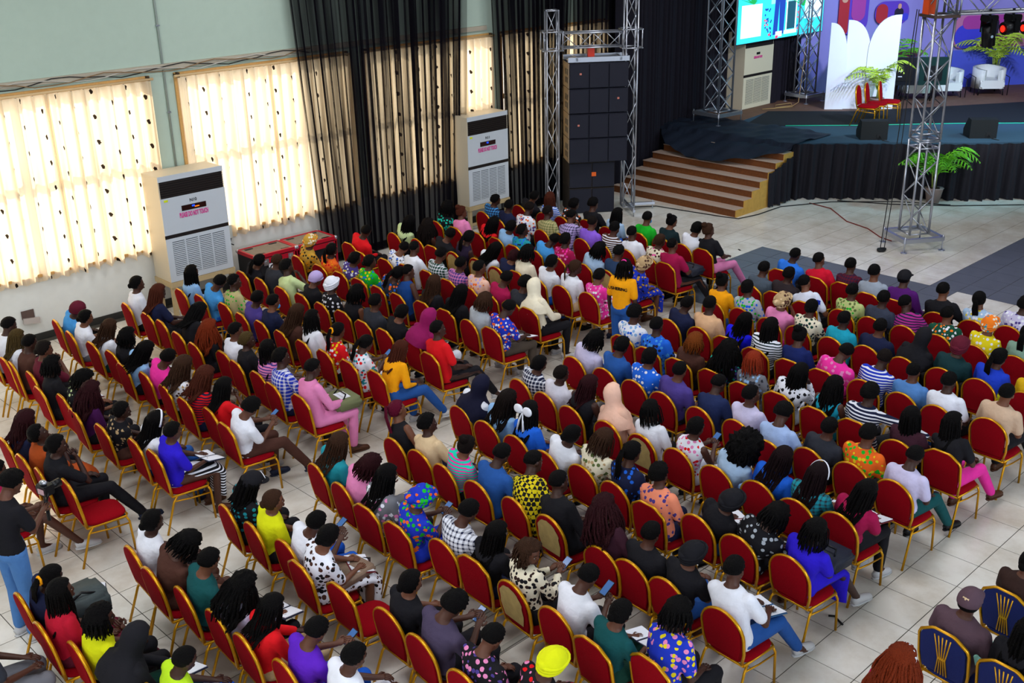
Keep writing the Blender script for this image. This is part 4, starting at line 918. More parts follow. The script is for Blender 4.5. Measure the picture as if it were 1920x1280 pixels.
# AC top sits behind it; grey lectern-like hood seen at the screen's lower edge
# ---------------------------------------------------------------- white petals, banner
PET = mat('petal_white', lin('dfe6ec'), .6, vary=.03, bscale=3)
pd = Vector((.66, -.75, 0)); base_p = Vector((18.28, 10.92, H+.012)); prz = math.atan2(pd.y, pd.x)
def petal(u0, poly, off, lab):
    p = base_p+pd*u0; t = thing('petal_panel', lab, 'panel', (p.x+off*.75, p.y+off*.66, p.z), prz, 'white petal set pieces')
    bm = bmesh.new(); prism(bm, poly, 0, .04); bmesh.ops.recalc_face_normals(bm, faces=bm.faces[:]); obj('panel', bm, PET, t)
    bm = bmesh.new(); xm = sum(p_[0] for p_ in poly)/len(poly); prism(bm, [(xm-.03, 0), (xm+.03, 0), (xm+.03, 1.2), (xm-.03, 1.2)], .04, .10); obj('back_brace', bm, WOODL, t)
def curve_poly(w, h, side, n=12):
    """panel with one straight edge rising to the tip and one bowed edge; side 1: tip on the left"""
    pts = [(0, 0), (w, 0)]; zc = h*.58
    arc = [(w*math.cos(a)**.8 if a < PI/2-.01 else 0, zc+(h-zc)*math.sin(a)) for a in [PI/2*k/n for k in range(n+1)]]
    pts += arc
    return pts if side == 1 else [(w-x, z) for x, z in pts][::-1]
petal(0, curve_poly(.46, 2.18, 1), 0, 'leftmost white petal panel with tip on its left')
petal(.44, curve_poly(.62, 2.24, 1), .06, 'middle white petal panel behind the red stage chairs')
petal(.98, curve_poly(.76, 2.36, -1), .03, 'rightmost white petal panel with tall tip on its right')
BAN = mat('banner_lavender', lin('8a86c8'), .7, bump=.1, bscale=2, vary=.08)
t = thing('stage_banner', 'lavender backdrop banner with event pictures behind the stage', 'banner', (19.9, 12.75, H), math.atan2(8.7-12.75, 25.6-19.9))
bm = bmesh.new(); W_ = 9.5; G = [[bm.verts.new((W_*i/60, .03*math.sin(i*.9)+.02*math.sin(i*.37+j), 5.2*j/8)) for j in range(9)] for i in range(61)]
for i in range(60):
    for j in range(8): f = bm.faces.new((G[i][j], G[i+1][j], G[i+1][j+1], G[i][j+1])); f.smooth = True
obj('banner_cloth', bm, BAN, t)
PR = {k: mat('print_'+k, lin(v), .7) for k, v in dict(purple='5a3ab4', magenta='a03c94', red='a82430', dark='1e1c34', blue='3a3ec8', rose='b07098', blueb='4a5ac8', peach='c89880', crowd='4a2a34').items()}
def pp(name, poly, m, y=-.08): bm = bmesh.new(); prism(bm, poly, y, y+.01); bmesh.ops.recalc_face_normals(bm, faces=bm.faces[:]); obj(name, bm, PR[m], t)
def rr(x0, x1, z0, z1, r, n=6):
    P = []
    for cx, cz, a0 in ((x1-r, z0+r, -90), (x1-r, z1-r, 0), (x0+r, z1-r, 90), (x0+r, z0+r, 180)):
        for k in range(n+1): P.append((cx+r*math.cos(R(a0+90*k/n)), cz+r*math.sin(R(a0+90*k/n))))
    return P
# printed pictures, as seen: arched strip at the left, rounded picture, arched picture, wide picture strip
pp('print', rr(.98, 1.85, 1.60, 4.6, .35), 'purple'); pp('print', rr(.98, 1.28, 1.60, 3.6, .12), 'red', -.09); pp('print', rr(1.35, 1.75, 1.95, 2.7, .2), 'magenta', -.09); pp('print', rr(1.05, 1.22, 2.45, 2.75, .08), 'peach', -.10)
pp('print', rr(2.05, 3.05, 1.82, 2.45, .28), 'purple'); pp('print', rr(2.08, 2.42, 1.86, 2.38, .16), 'red', -.09); pp('print', rr(2.62, 2.88, 1.86, 2.26, .1), 'dark', -.09); pp('print', rr(2.70, 2.80, 2.24, 2.38, .05), 'peach', -.10); pp('print', rr(2.84, 3.03, 1.92, 2.12, .08), 'blue', -.095)
pp('print', rr(2.25, 3.45, .60, 1.10, .04), 'crowd'); [pp('print', rr(2.3+.19*k, 2.43+.19*k, .66+.05*(k % 2), .90+.05*(k % 3), .05), ['red', 'magenta', 'peach', 'blue', 'red', 'dark'][k], -.09) for k in range(6)]
pp('print', rr(4.5, 6.9, 1.1, 2.0, .2), 'rose'); pp('print', rr(4.5, 5.3, 1.1, 1.75, .3), 'blue', -.09); pp('print', rr(5.3, 5.8, 1.1, 1.9, .15), 'dark', -.10); pp('print', rr(4.7, 6.2, 1.62, 1.98, .16), 'magenta', -.095); pp('print', rr(4.3, 9.4, -.0, 1.05, .02), 'blueb')
# ---------------------------------------------------------------- stage furniture
for k, (x, y, lab) in enumerate([(17.02, 9.02, 'red banquet chair on stage, leftmost of three, front row'), (17.50, 9.06, 'red banquet chair on stage, middle of three'), (17.95, 8.95, 'red banquet chair on stage, rightmost of three')]):
    chair(x, y, H+.018, R(-76+k*3), 'r', lab, 'red chairs on the stage')
LEA = mat('white_leather', lin('d5dbd4'), .45, bump=.05, bscale=20); 
for x, y, lab in [(21.35, 10.0, 'white tub armchair partly behind the stage monitors'), (22.2, 9.55, 'white tub armchair in the middle of three'), (23.25, 8.85, 'white tub armchair at the right beside a palm')]:
    t = thing('tub_armchair', lab, 'armchair', (x, y, H+.018), R(-138), 'white armchairs on the stage')
    bm = bmesh.new(); n = 18; rg = []
    for i in range(n+1):
        a = R(-150+300*i/n)+PI; ro, ri = .43, .31; c, s = math.cos(a), math.sin(a); hh = .74-.08*abs(i-n/2)/(n/2)
        q = lambda r_, z: bm.verts.new((max(-.43, min(.36, c*r_*1.05)) if abs(i-n/2) < 99 else 0, s*r_, z)); rg.append([q(ro, .16), q(ro, hh), q(ri, hh), q(ri, .30)])
    for i in range(n):
        for k in range(3): f = bm.faces.new((rg[i][k], rg[i+1][k], rg[i+1][k+1], rg[i][k+1])); f.smooth = True
        bm.faces.new((rg[i][0], rg[i][3], rg[i+1][3], rg[i+1][0]))
    for e in (0, n): bm.faces.new(rg[e])
    bmesh.ops.recalc_face_normals(bm, faces=bm.faces[:]); obj('shell', bm, LEA, t)
    bm = bmesh.new(); box(bm, -.30, .40, -.32, .32, .18, .40); bmesh.ops.bevel(bm, geom=bm.edges[:], offset=.05, segments=3); obj('seat_cushion', bm, LEA, t)
    for sx in (-.33, .33):
        for sy in (-.33, .33): bm = bmesh.new(); tube(bm, [(sx, sy, 0), (sx*.95, sy*.95, .20)], .015, 6); obj('leg', bm, BLKP, t)
    bm = bmesh.new(); tube(bm, [(.34, .44, 0), (.34, .45, .48), (-.2, .46, .50)], .012, 5); tube(bm, [(.34, -.44, 0), (.34, -.45, .48), (-.2, -.46, .50)], .012, 5); obj('side_frame', bm, BLKP, t)
for x, y, lab, c in [(20.15, 9.78, 'black confidence monitor seen from behind, left one', '14161c'), (20.66, 9.22, 'dark green-tinted confidence monitor seen from behind, right one', '12302c')]:
    t = thing('stage_monitor_screen', lab, 'monitor', (x, y, H+.018), math.atan2(-.75, .66), 'monitors on stands before the armchairs')
    bm = bmesh.new(); box(bm, -.36, .36, -.03, .03, .50, 1.22); bmesh.ops.bevel(bm, geom=bm.edges[:], offset=.01, segments=1); obj('screen_case', bm, mat('monitor_back_'+c, lin(c), .25), t)
    bm = bmesh.new(); box(bm, -.22, .22, -.055, -.03, .62, 1.0); obj('rear_hump', bm, BLKP, t)
    for z_ in (.72, .86): bm = bmesh.new(); box(bm, -.15, -.05, -.062, -.055, z_, z_+.02); obj('port_label', bm, PAPER, t)
    bm = bmesh.new(); tube(bm, [(0, 0, .08), (0, 0, .55)], .02, 8); obj('pole', bm, BLKP, t)
    for k in range(3): a = R(90+120*k); bm = bmesh.new(); tube(bm, [(0, 0, .25), (.30*math.cos(a), .30*math.sin(a), .01)], .013, 6); obj('leg', bm, BLKP, t)
for x, y, lab in [(15.62, 8.05, 'black floor wedge monitor at the stage edge, left'), (17.35, 6.30, 'black floor wedge monitor at the stage edge, right')]:
    t = thing('wedge_monitor', lab, 'speaker', (x, y, H), math.atan2(-.75, .66), 'wedge monitors')
    bm = bmesh.new(); M = Matrix.Rotation(PI/2, 4, 'Z'); prism(bm, [(0, 0), (.46, 0), (.50, .14), (.22, .44), (0, .42)], -.30, .30, M=M); bmesh.ops.recalc_face_normals(bm, faces=bm.faces[:]); obj('cabinet', bm, mat('wedge_black', lin('15191c'), .7, bump=.3, bscale=120), t)
    bm = bmesh.new(); v = [bm.verts.new(M @ Vector(p)) for p in ((.49, -.27, .16), (.49, .27, .16), (.24, .27, .425), (.24, -.27, .425))]
    for q in v: q.co += Vector((-.012, 0, .012))*1.
    bm.faces.new(v); obj('grille', bm, SPK, t)
    bm = bmesh.new(); box(bm, .06, .16, -.012, .0, .05, .13); tube(bm, [(.12, -.02, .09), (.16, -.12, .02), (.3, -.2, .0)], .010, 5); obj('connector', bm, [CABLE], t)
LEAF = mat('palm_leaf', lin('62b422'), .45, vary=.35, bscale=5, spec=.4); LEAF2 = mat('palm_leaf_yellow', lin('a8c83c'), .5, vary=.3, bscale=5)
def palm(x, y, z, s, seed, lab, n=11, m=LEAF, pot='8a7a70', high=1.0):
    t = thing('potted_palm', lab, 'plant', (x, y, z)); t.scale = (s,)*3; rnd = random.Random(seed)
    bm = bmesh.new(); tube(bm, [(0, 0, 0), (0, 0, .30), (0, 0, .32), (0, 0, .315)], [.13, .185, .20, .17], 18); obj('pot', bm, mat('pot_'+pot, lin(pot), .7), t)
    bm = bmesh.new(); ell(bm, (0, 0, .30), (.16, .16, .03), 12, 6); obj('soil', bm, mat('soil', lin('2a1c14'), .95), t)
    for k in range(5): a = rnd.uniform(0, 6.3); bm = bmesh.new(); tube(bm, [(.04*math.cos(a), .04*math.sin(a), .28), (.09*math.cos(a), .09*math.sin(a), .7*high)], [.018, .010], 6); obj('stem', bm, mat('palm_stem', lin('8a9a4a'), .6), t)
    for k in range(n):
        a = 2*PI*k/n+rnd.uniform(-.3, .3); up = rnd.uniform(.55, 1.25); Lf = rnd.uniform(.75, 1.05); bm = bmesh.new(); d = Vector((math.cos(a), math.sin(a), 0)); sd = Vector((-d.y, d.x, 0)); pts = []
        for i in range(13):
            u = i/12; pts.append(Vector((0, 0, .45*high)) + d*(Lf*.85*u**1.15) + Vector((0, 0, up*(u*1.5-u*u*1.15)*high)))
        tube(bm, pts, [.010]+[.007]*11+[.003], 4)
        for i in range(2, 13):
            for sg in (1, -1):
                u = i/12; ll = .30*math.sin(PI*min(1, u*.85+.12)); p = pts[i]; tn = (pts[i]-pts[i-1]).normalized(); e = p + sd*sg*ll*.85 + tn*ll*.55 - Vector((0, 0, ll*(.25+.3*u))); mid = p.lerp(e, .45)+Vector((0, 0, .02))
                w = tn*.022; v = [bm.verts.new(q) for q in (p-w*.5, mid-w, e, mid+w, p+w*.5)]; bm.faces.new(v)
        obj('frond', bm, m, t)
palm(15.90, 6.62, 0, 1.05, 3, 'potted green palm on the floor against the stage skirt', 20, pot='8f7c78', high=1.12)
palm(18.85, 9.80, H+.018, 1.05, 5, 'potted palm on the stage behind the red chairs', 9, LEAF2, high=1.15)
palm(21.4, 10.75, H+.018, 1.25, 8, 'potted palm behind the confidence monitors', 9, high=1.1)
palm(24.1, 9.05, H+.018, 1.35, 9, 'potted palm right of the last white armchair', 11, LEAF2, pot='3a2c2c', high=1.1)
# cables and floor bits
for lab, pts, m in [('black cable lying along the foot of the stairs', [(11.0, 11.4), (11.5, 11.0), (11.62, 10.2), (11.75, 9.4), (11.85, 9.02), (12.4, 8.9), (13.3, 8.9), (14.4, 8.3), (15.4, 7.2), (15.9, 6.2)], CABLE),
                    ('thin red cable snaking from stage skirt to front tower', [(14.0, 8.6), (13.9, 8.0), (13.2, 7.2), (13.0, 6.6), (12.6, 6.1), (12.5, 5.8)], mat('cable_red', lin('7a2420'), .6)),
                    ('black cable in front of the skirt behind the front tower', [(14.6, 8.25), (15.1, 7.2), (15.9, 6.1), (17, 5.0), (19, 3.2)], CABLE),
                    ('small black charging cable dropped on tiles, right aisle', [(.66, .15), (.70, .10), (.66, .04), (.63, -.02)], CABLE),
                    ('tan rope heap on bare stage boards', [(18.95, 12.0, 3.0), (18.6, 11.9, H+.05), (18.2, 11.8, H+.03), (17.6, 11.95, H+.03), (17.9, 12.15, H+.04), (18.4, 12.0, H+.04), (18.0, 11.7, H+.03), (17.2, 12.1, H+.03)], mat('rope_tan', lin('a88a5c'), .8))]:
    bm = bmesh.new(); tube(bm, [(p[0], p[1], p[2] if len(p) > 2 else .012) for p in pts], .011, 5); tag(obj('rope' if 'rope' in lab else 'cable', bm, m), lab, 'rope' if 'rope' in lab else 'cable')
for y, lab in ((2.58, 'long pale floor cable duct between seat rows, window side'), (2.04, 'long pale floor cable duct between seat rows, aisle side')):
    bm = bmesh.new(); box(bm, -2.3, 3.2, y-.03, y+.03, 0, .018); bmesh.ops.bevel(bm, geom=[e for e in bm.edges], offset=.006, segments=1); tag(obj('cable_duct', bm, mat('duct_pale', lin('a9a69c'), .5)), lab, 'cable duct')
for k, (x, y) in enumerate([(9.2, 8.15), (10.0, 7.7), (9.7, 6.9)]):
    bm = bmesh.new(); ell(bm, (0, 0, 0), (.06, .02, .006), 8, 5, fn=lambda d: d*(1+.5*noise.noise(d*3+Vector((k, 0, 0))))); tag(obj('litter', bm, CABLE, loc=(x, y, .006), rot=(0, 0, k)), 'tiny dark scrap on the empty tiles before the stairs', 'litter', 'scraps on the floor')
# ---------------------------------------------------------------- audience: (seat x, seat y, back kind, head (x, y), hair, hair colour, top, bottom, what sets the person apart, pose codes, chair in view)
ROWS = [
(-1.76,11.21,'a',(-1.84,10.88),'beanie','maroon','s:sky','blk','in sky blue shirt and maroon beanie near the wall','p15',1),
(-1.82,10.61,'a',(-1.96,10.5),'bun','blk','s:white','grey','in white tee with white hair clip,second from wall','',1),
(-1.78,10.01,'a',(-1.97,9.91),'braid','brown','s:white','dteal','in white top with brown braids and lime hair tie','p20',1),
(-1.74,9.51,'a',(-2.01,9.36),'curlb','blk','s:blk','blk','in black top with short curls by white notebook reader','',1),
(-1.84,8.96,'a',(-2.08,8.72),'long','blk','s:lblue','blk','in pale blue top bent over large white notebook','W p25',1),
(-1.78,8.46,'a',(-2.17,8.1),'sh','blk','s:hot','blk','in magenta shirt with cropped hair,looking down','p25',1),
(-1.8,7.89,'a',(-2.1,7.8),'longw','brown','fl:white,tan,brown','blk','in tan and white top with wavy brown hair','p20',1),
(-1.82,7.37,'a',(-1.87,7.29),'longw','auburn','st:red,navy','navy','in red pinstripe top with loose auburn hair','p20',1),
(-1.76,6.87,'a',(-1.83,6.94),'long','blk','s:red','blk','in red tee with hands at the mouth','F p20',1),
(-1.84,6.38,'a',(-1.97,6.2),'af','blk','s:white','brown','in white shirt and brown trousers with phone and red notebook','P X p30',1),
(-0.71,11.15,'a',(-0.88,11.17),'bun','blk','s:white','blk',"in white tee beside the tall air conditioner's legs",'',1),
(-0.7,10.53,'a',(-0.9,10.58),'long','auburn','s:navy','blk','in navy top writing in an open book','W p20',1),
(-0.7,10.08,'a',None,'','','','','empty,between navy-top writer and black-haired reader by the wall','',1),
(-0.77,9.47,'a',(-0.71,9.54),'long','blk','s:blk','blk','in black with very long black hair,head bowed','p30',1),
(-0.82,8.92,'a',(-0.99,8.81),'curll','rust','s:blk','blk','in black top with big rust-orange curls','',1),
(-0.7,8.37,'a',(-0.95,8.38),'sh','blk','s:white','blk','in white tee with orange collar and cornrows','y-25',1),
(-0.76,7.93,'a',(-0.89,8.01),'bun','gold','s:blk','blk','in black top with yellow scrunchie,looking sideways','y-30 cyel',1),
(-0.76,7.42,'a',(-0.9,7.46),'braid','blk','st:pink,purp','blk','in pink and purple striped top with thin braids','',1),
(-0.83,6.96,'a',(-1.0,7.09),'af','blk','pl:roy,white','navy','in blue and white plaid shirt','y-15',1),
(-0.79,6.42,'a',(-0.96,6.5),'sh','blk','s:pink','pink','in pink kaftan with olive bag on lap','p20 B',1),
(0.19,11.16,'a',(-0.05,11.11),'long','blk','s:lblue','blue','in light blue top with long hair below the air conditioner','',1),
(0.26,10.68,'a',(0.03,10.46),'sh','blk','s:sky','blue','in bright sky blue shirt,head bowed','p25',1),
(0.32,10.07,'a',(0.26,10.12),'sh','blk','dt:khaki,green','khaki','in khaki shirt with green circle prints','y-20',1),
(0.26,9.48,'a',(0.11,9.34),'sh','blk','s:purp','blk','in dark purple shirt beside khaki printed shirt','p10',1),
(0.28,8.99,'a',(0.09,8.99),'sh','blk','s:navy','blk','in navy shirt with pale blue face mask','p10',1),
(0.26,8.44,'a',(-0.0,8.37),'long','brown','s:brown','brown','in brown top with straight brown hair','p20',1),
(0.26,7.9,'a',(0.16,7.97),'braid','blk','s:white','blk','in white tee with long black braids and beads','',1),
(0.26,7.39,'a',(0.17,7.4),'pony','blk','fl:red,yel,white','blk','in red and yellow floral top with yellow scrunchie','p15 cyel',1),
(0.27,6.88,'a',(0.18,6.82),'pony','blk','fl:white,red,teal','white','in white dress with red and teal flowers','p25 P',1),
(0.31,6.33,'a',(0.46,6.36),'long','auburn','s:mus','denim','in mustard tee and jeans with sleek long hair','p5 X',1),
(1.33,11.23,'a',(1.08,10.93),'pony','blk','s:blk','blk','in black and orange by the black equipment case','p10',1),
(1.34,10.69,'a',(1.39,10.67),'sh','brown','s:char','blk','in charcoal top with glasses beside the flight cases','',1),
(1.33,10.08,'a',(1.09,10.24),'af','blk','s:lime','grey','in pale lime shirt with elbow raised','F p5',1),
(1.36,9.56,'a',(1.22,9.51),'beanie','lav','s:blk','blk','in black tee and lavender knit cap','p20',1),
(1.33,8.99,'a',(1.18,9.01),'wrap','white','dt:blk,white','blk','in black polka dot top and white headwrap','p5',1),
(1.35,8.5,'a',(1.09,8.39),'curlb','blk','s:blk','blk','in black camisole with white straps','N',1),
(1.3,7.93,'a',(1.04,7.89),'sh','blk','s:char','blk','in dark charcoal top beside black camisole wearer','',1),
(1.3,7.43,'a',(0.97,7.32),'bun','blk','s:blk','tan','in black top with tan bag on lap','p15 B',1),
(1.36,6.89,'a',(1.06,6.83),'hijab','plum','s:plum','white','in plum hijab beside the red tee','p20',1),
(1.17,6.29,'a',(1.06,6.39),'sh','blk','s:red','blk','in red tee with cross-body strap and crossed legs','y-20 X S',1),
(2.43,11.25,'a',(2.25,11.13),'wrap','gold','fl:gold,blk,mus','blk','in gold patterned cap and gold print shirt','',1),
(2.4,10.59,'a',(2.07,10.49),'pony','blk','fl:orange,red,mus','blk','in orange ruffled top with pearl earring','',1),
(2.41,10.03,'a',(2.05,9.87),'bun','blk','fl:purp,white,yel','blk','in purple top with white collar and swirl print','y-15',1),
(2.42,9.53,'a',(2.18,9.5),'bun','blk','fl:green,yel,blue','blk','in green and yellow floral top with hair clip','y-20',1),
(2.39,8.98,'a',(2.07,8.71),'pony','blk','fl:char,orange,blue','blk','in dark multicoloured print with loose curls','p20',1),
(2.38,8.48,'a',(2.41,8.63),'sh','blk','s:nblue','navy','in sleeveless deep blue top','N y-15',1),
(2.41,7.94,'a',(2.16,7.93),'braid','brown','s:blk','blk','in black top with long brown braids behind sleeveless blue','p15',1),
(2.42,7.43,'a',(2.08,7.36),'long','blk','s:blk','blk','in black with black cap and straight hair','p25',1),
(2.37,6.85,'r',(2.02,6.78),'curlb','brown','s:lgrey','white','in pale grey shirt with short brown twists','p15',1),
(2.37,6.38,'a',(2.22,6.33),'sh','blk','fl:roy,orange,white','tweed','in royal blue and orange print shirt,writing','W p35',1),
(3.5,11.26,'a',(3.35,10.72),'bald','blk','s:red','blk','in red hooded shirt leaning forward by black drape','p15',1),
(3.31,10.67,'a',None,'','','','','empty,directly behind the red hooded shirt','',1),
(3.35,10.04,'a',(3.1,9.83),'bald','blk','fl:white,grey,blue','grey','in white shirt with grey leaf print,head bowed','p30',1),
(3.38,9.53,'a',(3.25,9.57),'bald','blk','s:white','blk','in plain white tee with shaved head','p10',1),
(3.42,9.01,'a',(3.31,8.93),'sh','blk','pl:dgreen,white','blk','in dark green and white plaid shirt','p15',1),
(3.35,8.44,'a',(3.07,8.36),'sh','blk','pl:purp,pink','purp','in lilac and pink checked shirt','y-10',1),
(3.33,7.9,'a',(3.22,7.89),'sh','blk','fl:peach,lav,orange','lav','in peach and lilac patterned shirt','y-20',1),
(3.33,7.45,'a',(3.01,7.34),'sh','blk','s:magm','blk','in magenta-maroon tee,head down','p20',1),
(3.33,6.96,'a',(3.1,6.91),'af','blk','s:char','grey','in slate grey tee beside cream hijab','p10',1),
(3.29,6.56,'a',(3.16,6.69),'hijab','cream','s:cream','blk','in cream hijab and cream jacket with red letters','p10',1),
(4.44,11.17,'r',(4.06,10.93),'long','blk','s:plime','blk','in pale green top against the black drape','',1),
(4.48,10.55,'r',(4.19,10.49),'curll','dbrown','s:blk','blk','in black off-shoulder top with long brown curls','N',1),
(4.38,10.04,'a',(4.04,9.57),'sh','blk','s:blk','blk','in black shirt leaning toward lime hair band','p20',1),
(4.4,9.48,'b',(4.08,9.34),'pony','blk','s:purpblk','blk','in black cold-shoulder top with lime hair band','N p10',1),
(4.42,8.92,'b',(4.21,8.61),'long','blk','s:white','blk','in white shirt with long hair on the left side','p20',1),
(4.33,8.36,'b',(3.8,8.17),'bun','maroon','s:navy','navy','in navy top with wine-tinted rolled hair','',1),
(4.38,7.93,'a',(4.16,7.93),'curlb','blk','s:cream','blk','in cream shirt with black bob cut','p15',1),
(4.34,7.4,'a',(3.93,7.33),'bun','blk','s:white','blue','in white tee behind the white hood,low bun','',1),
(4.36,6.92,'r',(4.3,6.86),'pony','brown','s:white','beige','in white lace top looking sideways','y-35',1),
(4.4,6.39,'r',(4.11,6.42),'bun','blk','fl:hot,pink,white','blk','in hot pink print dress with open book','W p20',1),
(5.46,11.19,'a',(5.19,11.09),'curlb','blk','fl:blk,turq,turq','blk','in black top with turquoise scribble print','',1),
(5.42,10.61,'a',(5.36,10.69),'bigbun','auburn','s:pink','pink','in pink tee with big auburn bun','y-15',1),
(5.46,10.04,'a',(5.07,9.81),'long','blk','s:red','blk','in red top with waist-length black hair','p10',1),
(5.46,9.53,'a',(5.11,9.38),'bun','blk','s:lblue','blk','in powder blue tee with black hair tied low','',1),
(5.36,9.0,'a',(5.2,9.0),'bun','blk','fl:teal,blue,navy','blk','in blue sequin top with cream scrunchie','y-30 ccream',1),
(5.4,8.56,'a',(5.15,8.16),'sh','blk','s:sky','lblue','in sky blue tee with dark strap,bent forward','p35 S',1),
(5.36,7.97,'a',(5.15,7.99),'bun','blk','fl:magm,hot,pink','blk','in magenta patterned dress with hair clip','',1),
(5.41,7.43,'a',(4.96,7.28),'curlb','blk','s:pblue','navy','in pale blue top with silver hair clip','',1),
(5.41,6.88,'b',(5.12,6.88),'sh','blk','s:slate','navy','in dark blue camouflage shirt','p10',1),
(5.32,6.46,'r',(5.09,6.22),'wrap','tan','fl:roy,gold,navy','fl','in royal and gold wrapper with beaded headband','y-10',1),
(6.52,11.03,'r',(6.19,10.91),'sh','blk','pl:navy,sky','blk','in navy plaid shirt below the second air conditioner','y-20',1),
(6.37,10.44,'r',(6.11,10.38),'sh','blk','s:navy','blk','in navy jacket with purple collar','',1),
(6.27,9.88,'r',(6.3,9.86),'sh','dbrown','fl:white,orange,purp','blk','in white top with orange and purple splashes','p10',1),
(6.38,9.31,'r',(6.32,9.41),'sh','dbrown','pl:khaki,olive','blk','in khaki and green checked shirt','y-15 p10',1),
(6.42,8.89,'r',(6.52,8.99),'sh','blk','pl:lav,navy','navy','in lilac and navy plaid long shirt','F',1),
(6.45,8.39,'r',(6.38,8.36),'bald','dbrown','s:lpurp','blk','in bright lilac tee with shaved head','',1),
(6.46,7.91,'r',(6.24,7.85),'sh','blk','st:brown,white','blk','in brown and white striped tee','',1),
(6.49,7.4,'r',(6.32,7.49),'sh','blk','s:white','blk','in white tee with round cropped hair','',1),
(6.45,6.9,'r',(6.18,6.85),'bun','brown','fl:cream,brown,hot','blk','in cream floral top with pink hem','y-20',1),
(6.34,6.44,'a',(6.19,6.5),'bald','blk','s:magm','blk','in wine red tee with black bag on lap','X B',1),
(7.32,10.86,'r',(6.79,10.51),'sh','blk','s:blk','blk','in black shirt by the bright curtain gap','',1),
(7.24,10.11,'r',(7.11,10.15),'long','auburn','st:blue,white','blk','in blue and white striped blouse with auburn hair','',1),
(7.27,9.65,'r',(6.95,9.55),'af','blk','fl:blk,white,orange','blk','in black floral top with spiky hair beside speakers','y-15',1),
(7.42,9.16,'r',(7.24,9.23),'af','blk','s:blk','blk','in black tee directly before the speaker stack','p10',1),
(7.32,8.57,'r',(7.02,8.53),'braid','blk','s:pblue','blue','in light blue tee with dark jumbo braids','y-20',1),
(7.4,7.9,'a',(7.23,7.9),'sh','blk','s:green','blk','in bright green tee and face mask','p10',1),
(7.48,7.44,'r',(7.21,7.43),'bigbun','blk','s:blkteal','blk','in black varsity jacket with top bun','y-20 p10',1),
(7.38,6.9,'r',(6.95,6.8),'bun','blk','s:white','blk','in white tee with low black bun,front row','',1),
(7.37,6.45,'a',(7.23,6.54),'bigbun','brown','s:blk','pink','in black tee and pink trousers at row end','X y-15',1),
(-2.85,10.31,'a',(-3.03,10.45),'braid','gold','s:white','blk','in white top with blond-streaked braids','p20',1),
(-2.86,10.84,'a',(-2.84,10.84),'sh','blk','s:white','blk','in glasses and white top at far left','p10',0),
(-2.84,10.07,'a',(-2.88,10.03),'sh','blk','s:brown','blk','in brown open-back top facing the wall side','',1),
(-2.8,9.57,'a',(-2.92,9.57),'bun','dbrown','s:maroon','blk','in maroon top with one hand raised','F p10',1),
(-2.92,9.01,'a',(-3.06,9.05),'curlb','blk','s:blk','blk','in black top with white notebook at far left','W p10',1),
(-2.82,8.57,'a',(-3.1,8.37),'curlb','blk','fl:blk,lime,blk','blk','in black and lime top leaning sideways','y-20 p15',1),
(-2.9,8.03,'a',(-3.04,7.97),'curll','maroon','s:dpurp','blk','in dark plum top with wine red curls','p10',1),
(-2.86,7.41,'a',(-3.04,7.24),'bun','blk','fl:blk,tan,blk','brown','in black and tan geometric top,profile turned','y-25',1),
(-2.77,6.76,'a',(-3.04,6.64),'long','blk','s:white','denim','in white tee with white headband','p15 hwhite',1),
(-2.75,6.35,'a',(-2.98,6.26),'sh','blk','s:roy2','strp','in violet-blue tee and striped skirt,hands clasped','W p5',1),
(-3.79,7.87,'a',(-4.03,7.68),'longw','maroon','s:navy','blk','in navy top with long wine-brown hair','p10',1),
(-3.81,7.32,'a',(-3.84,7.26),'bun','blk','s:rust','rust','in rust-orange dress looking up','F p-25 y-20',1),
(-3.81,6.83,'a',(-4.05,6.77),'bun','blk','s:blk','blk','in black outfit with turquoise scrunchie','X F y-15 cturq',1),
(-3.71,6.39,'a',None,'','','','','empty,with its red seat showing,at the row end','',1),
(-4.58,6.7,'a',(-4.56,6.7),'sh','blk','s:magm','skin','hidden behind the camera operator,bare legs and black sandals','X',0),
(-4.87,4.69,'r',(-5.07,4.36),'pony','blk','s:navy','blk','in navy top with orange-yellow scrunchie,paper on bag','W p10 cyel',1),
(-4.92,4.14,'r',(-5.11,4.1),'braid','blk','s:red2','maroon','in crimson tee and maroon trousers with dreadlocks','X',1),
(-4.83,3.67,'r',(-4.98,3.53),'curlb','blk','s:yelb','blk','in neon yellow tee with hand on chin','F y-15',1),
(-4.8,3.17,'r',(-5.01,3.1),'hijab','blk','s:blk','dgreen','in black hijab and white crochet top','W p25',1),
(-4.64,2.71,'r',(-4.74,2.61),'bald','blk','s:limeb','blue','in lime green shirt at the bottom edge','p20',1),
(-5.65,4.1,'r',(-5.63,4.1),'sh','blk','s:char','grey','in grey trousers with hand on knee,cut off','',0),
(-3.83,4.7,'r',(-3.98,4.62),'bun','blk','s:white','blk','in white tee with black hair bun before open aisle','p5',1),
(-3.88,4.25,'r',(-3.94,4.06),'curlb','blk','s:brown','skin','in brown top bending low with bare legs stretched','X p45',1),
(-3.83,3.74,'r',(-4.0,3.64),'sh','blk','s:dteal','blk','in dark teal tee with short twists','p20',1),
(-3.8,3.24,'r',(-3.96,3.11),'curll','blk','s:plav','blk','in white and lilac blouse with black curls,notebook','W p15',1),
(-3.81,2.77,'r',(-3.89,2.69),'braid','blk','s:red','tan','in bright red tee with long black twists','p20',1),
(-3.76,2.25,'r',(-3.86,2.15),'sh','blk','s:violet','blue','in violet tee holding a phone','P p30',1),
(-3.72,1.77,'r',(-3.94,1.68),'sh','blk','s:white','white','in white trousers with cornrows at bottom edge','p15',1),
(-2.81,4.72,'r',(-3.1,4.6),'cap','blk','dt:blk,teal','blk','in black cap with white letters','p20',1),
(-2.81,4.24,'r',(-2.98,4.14),'bun','brown','s:yelb','blk','in bright yellow tee with auburn knot','y-15',1),
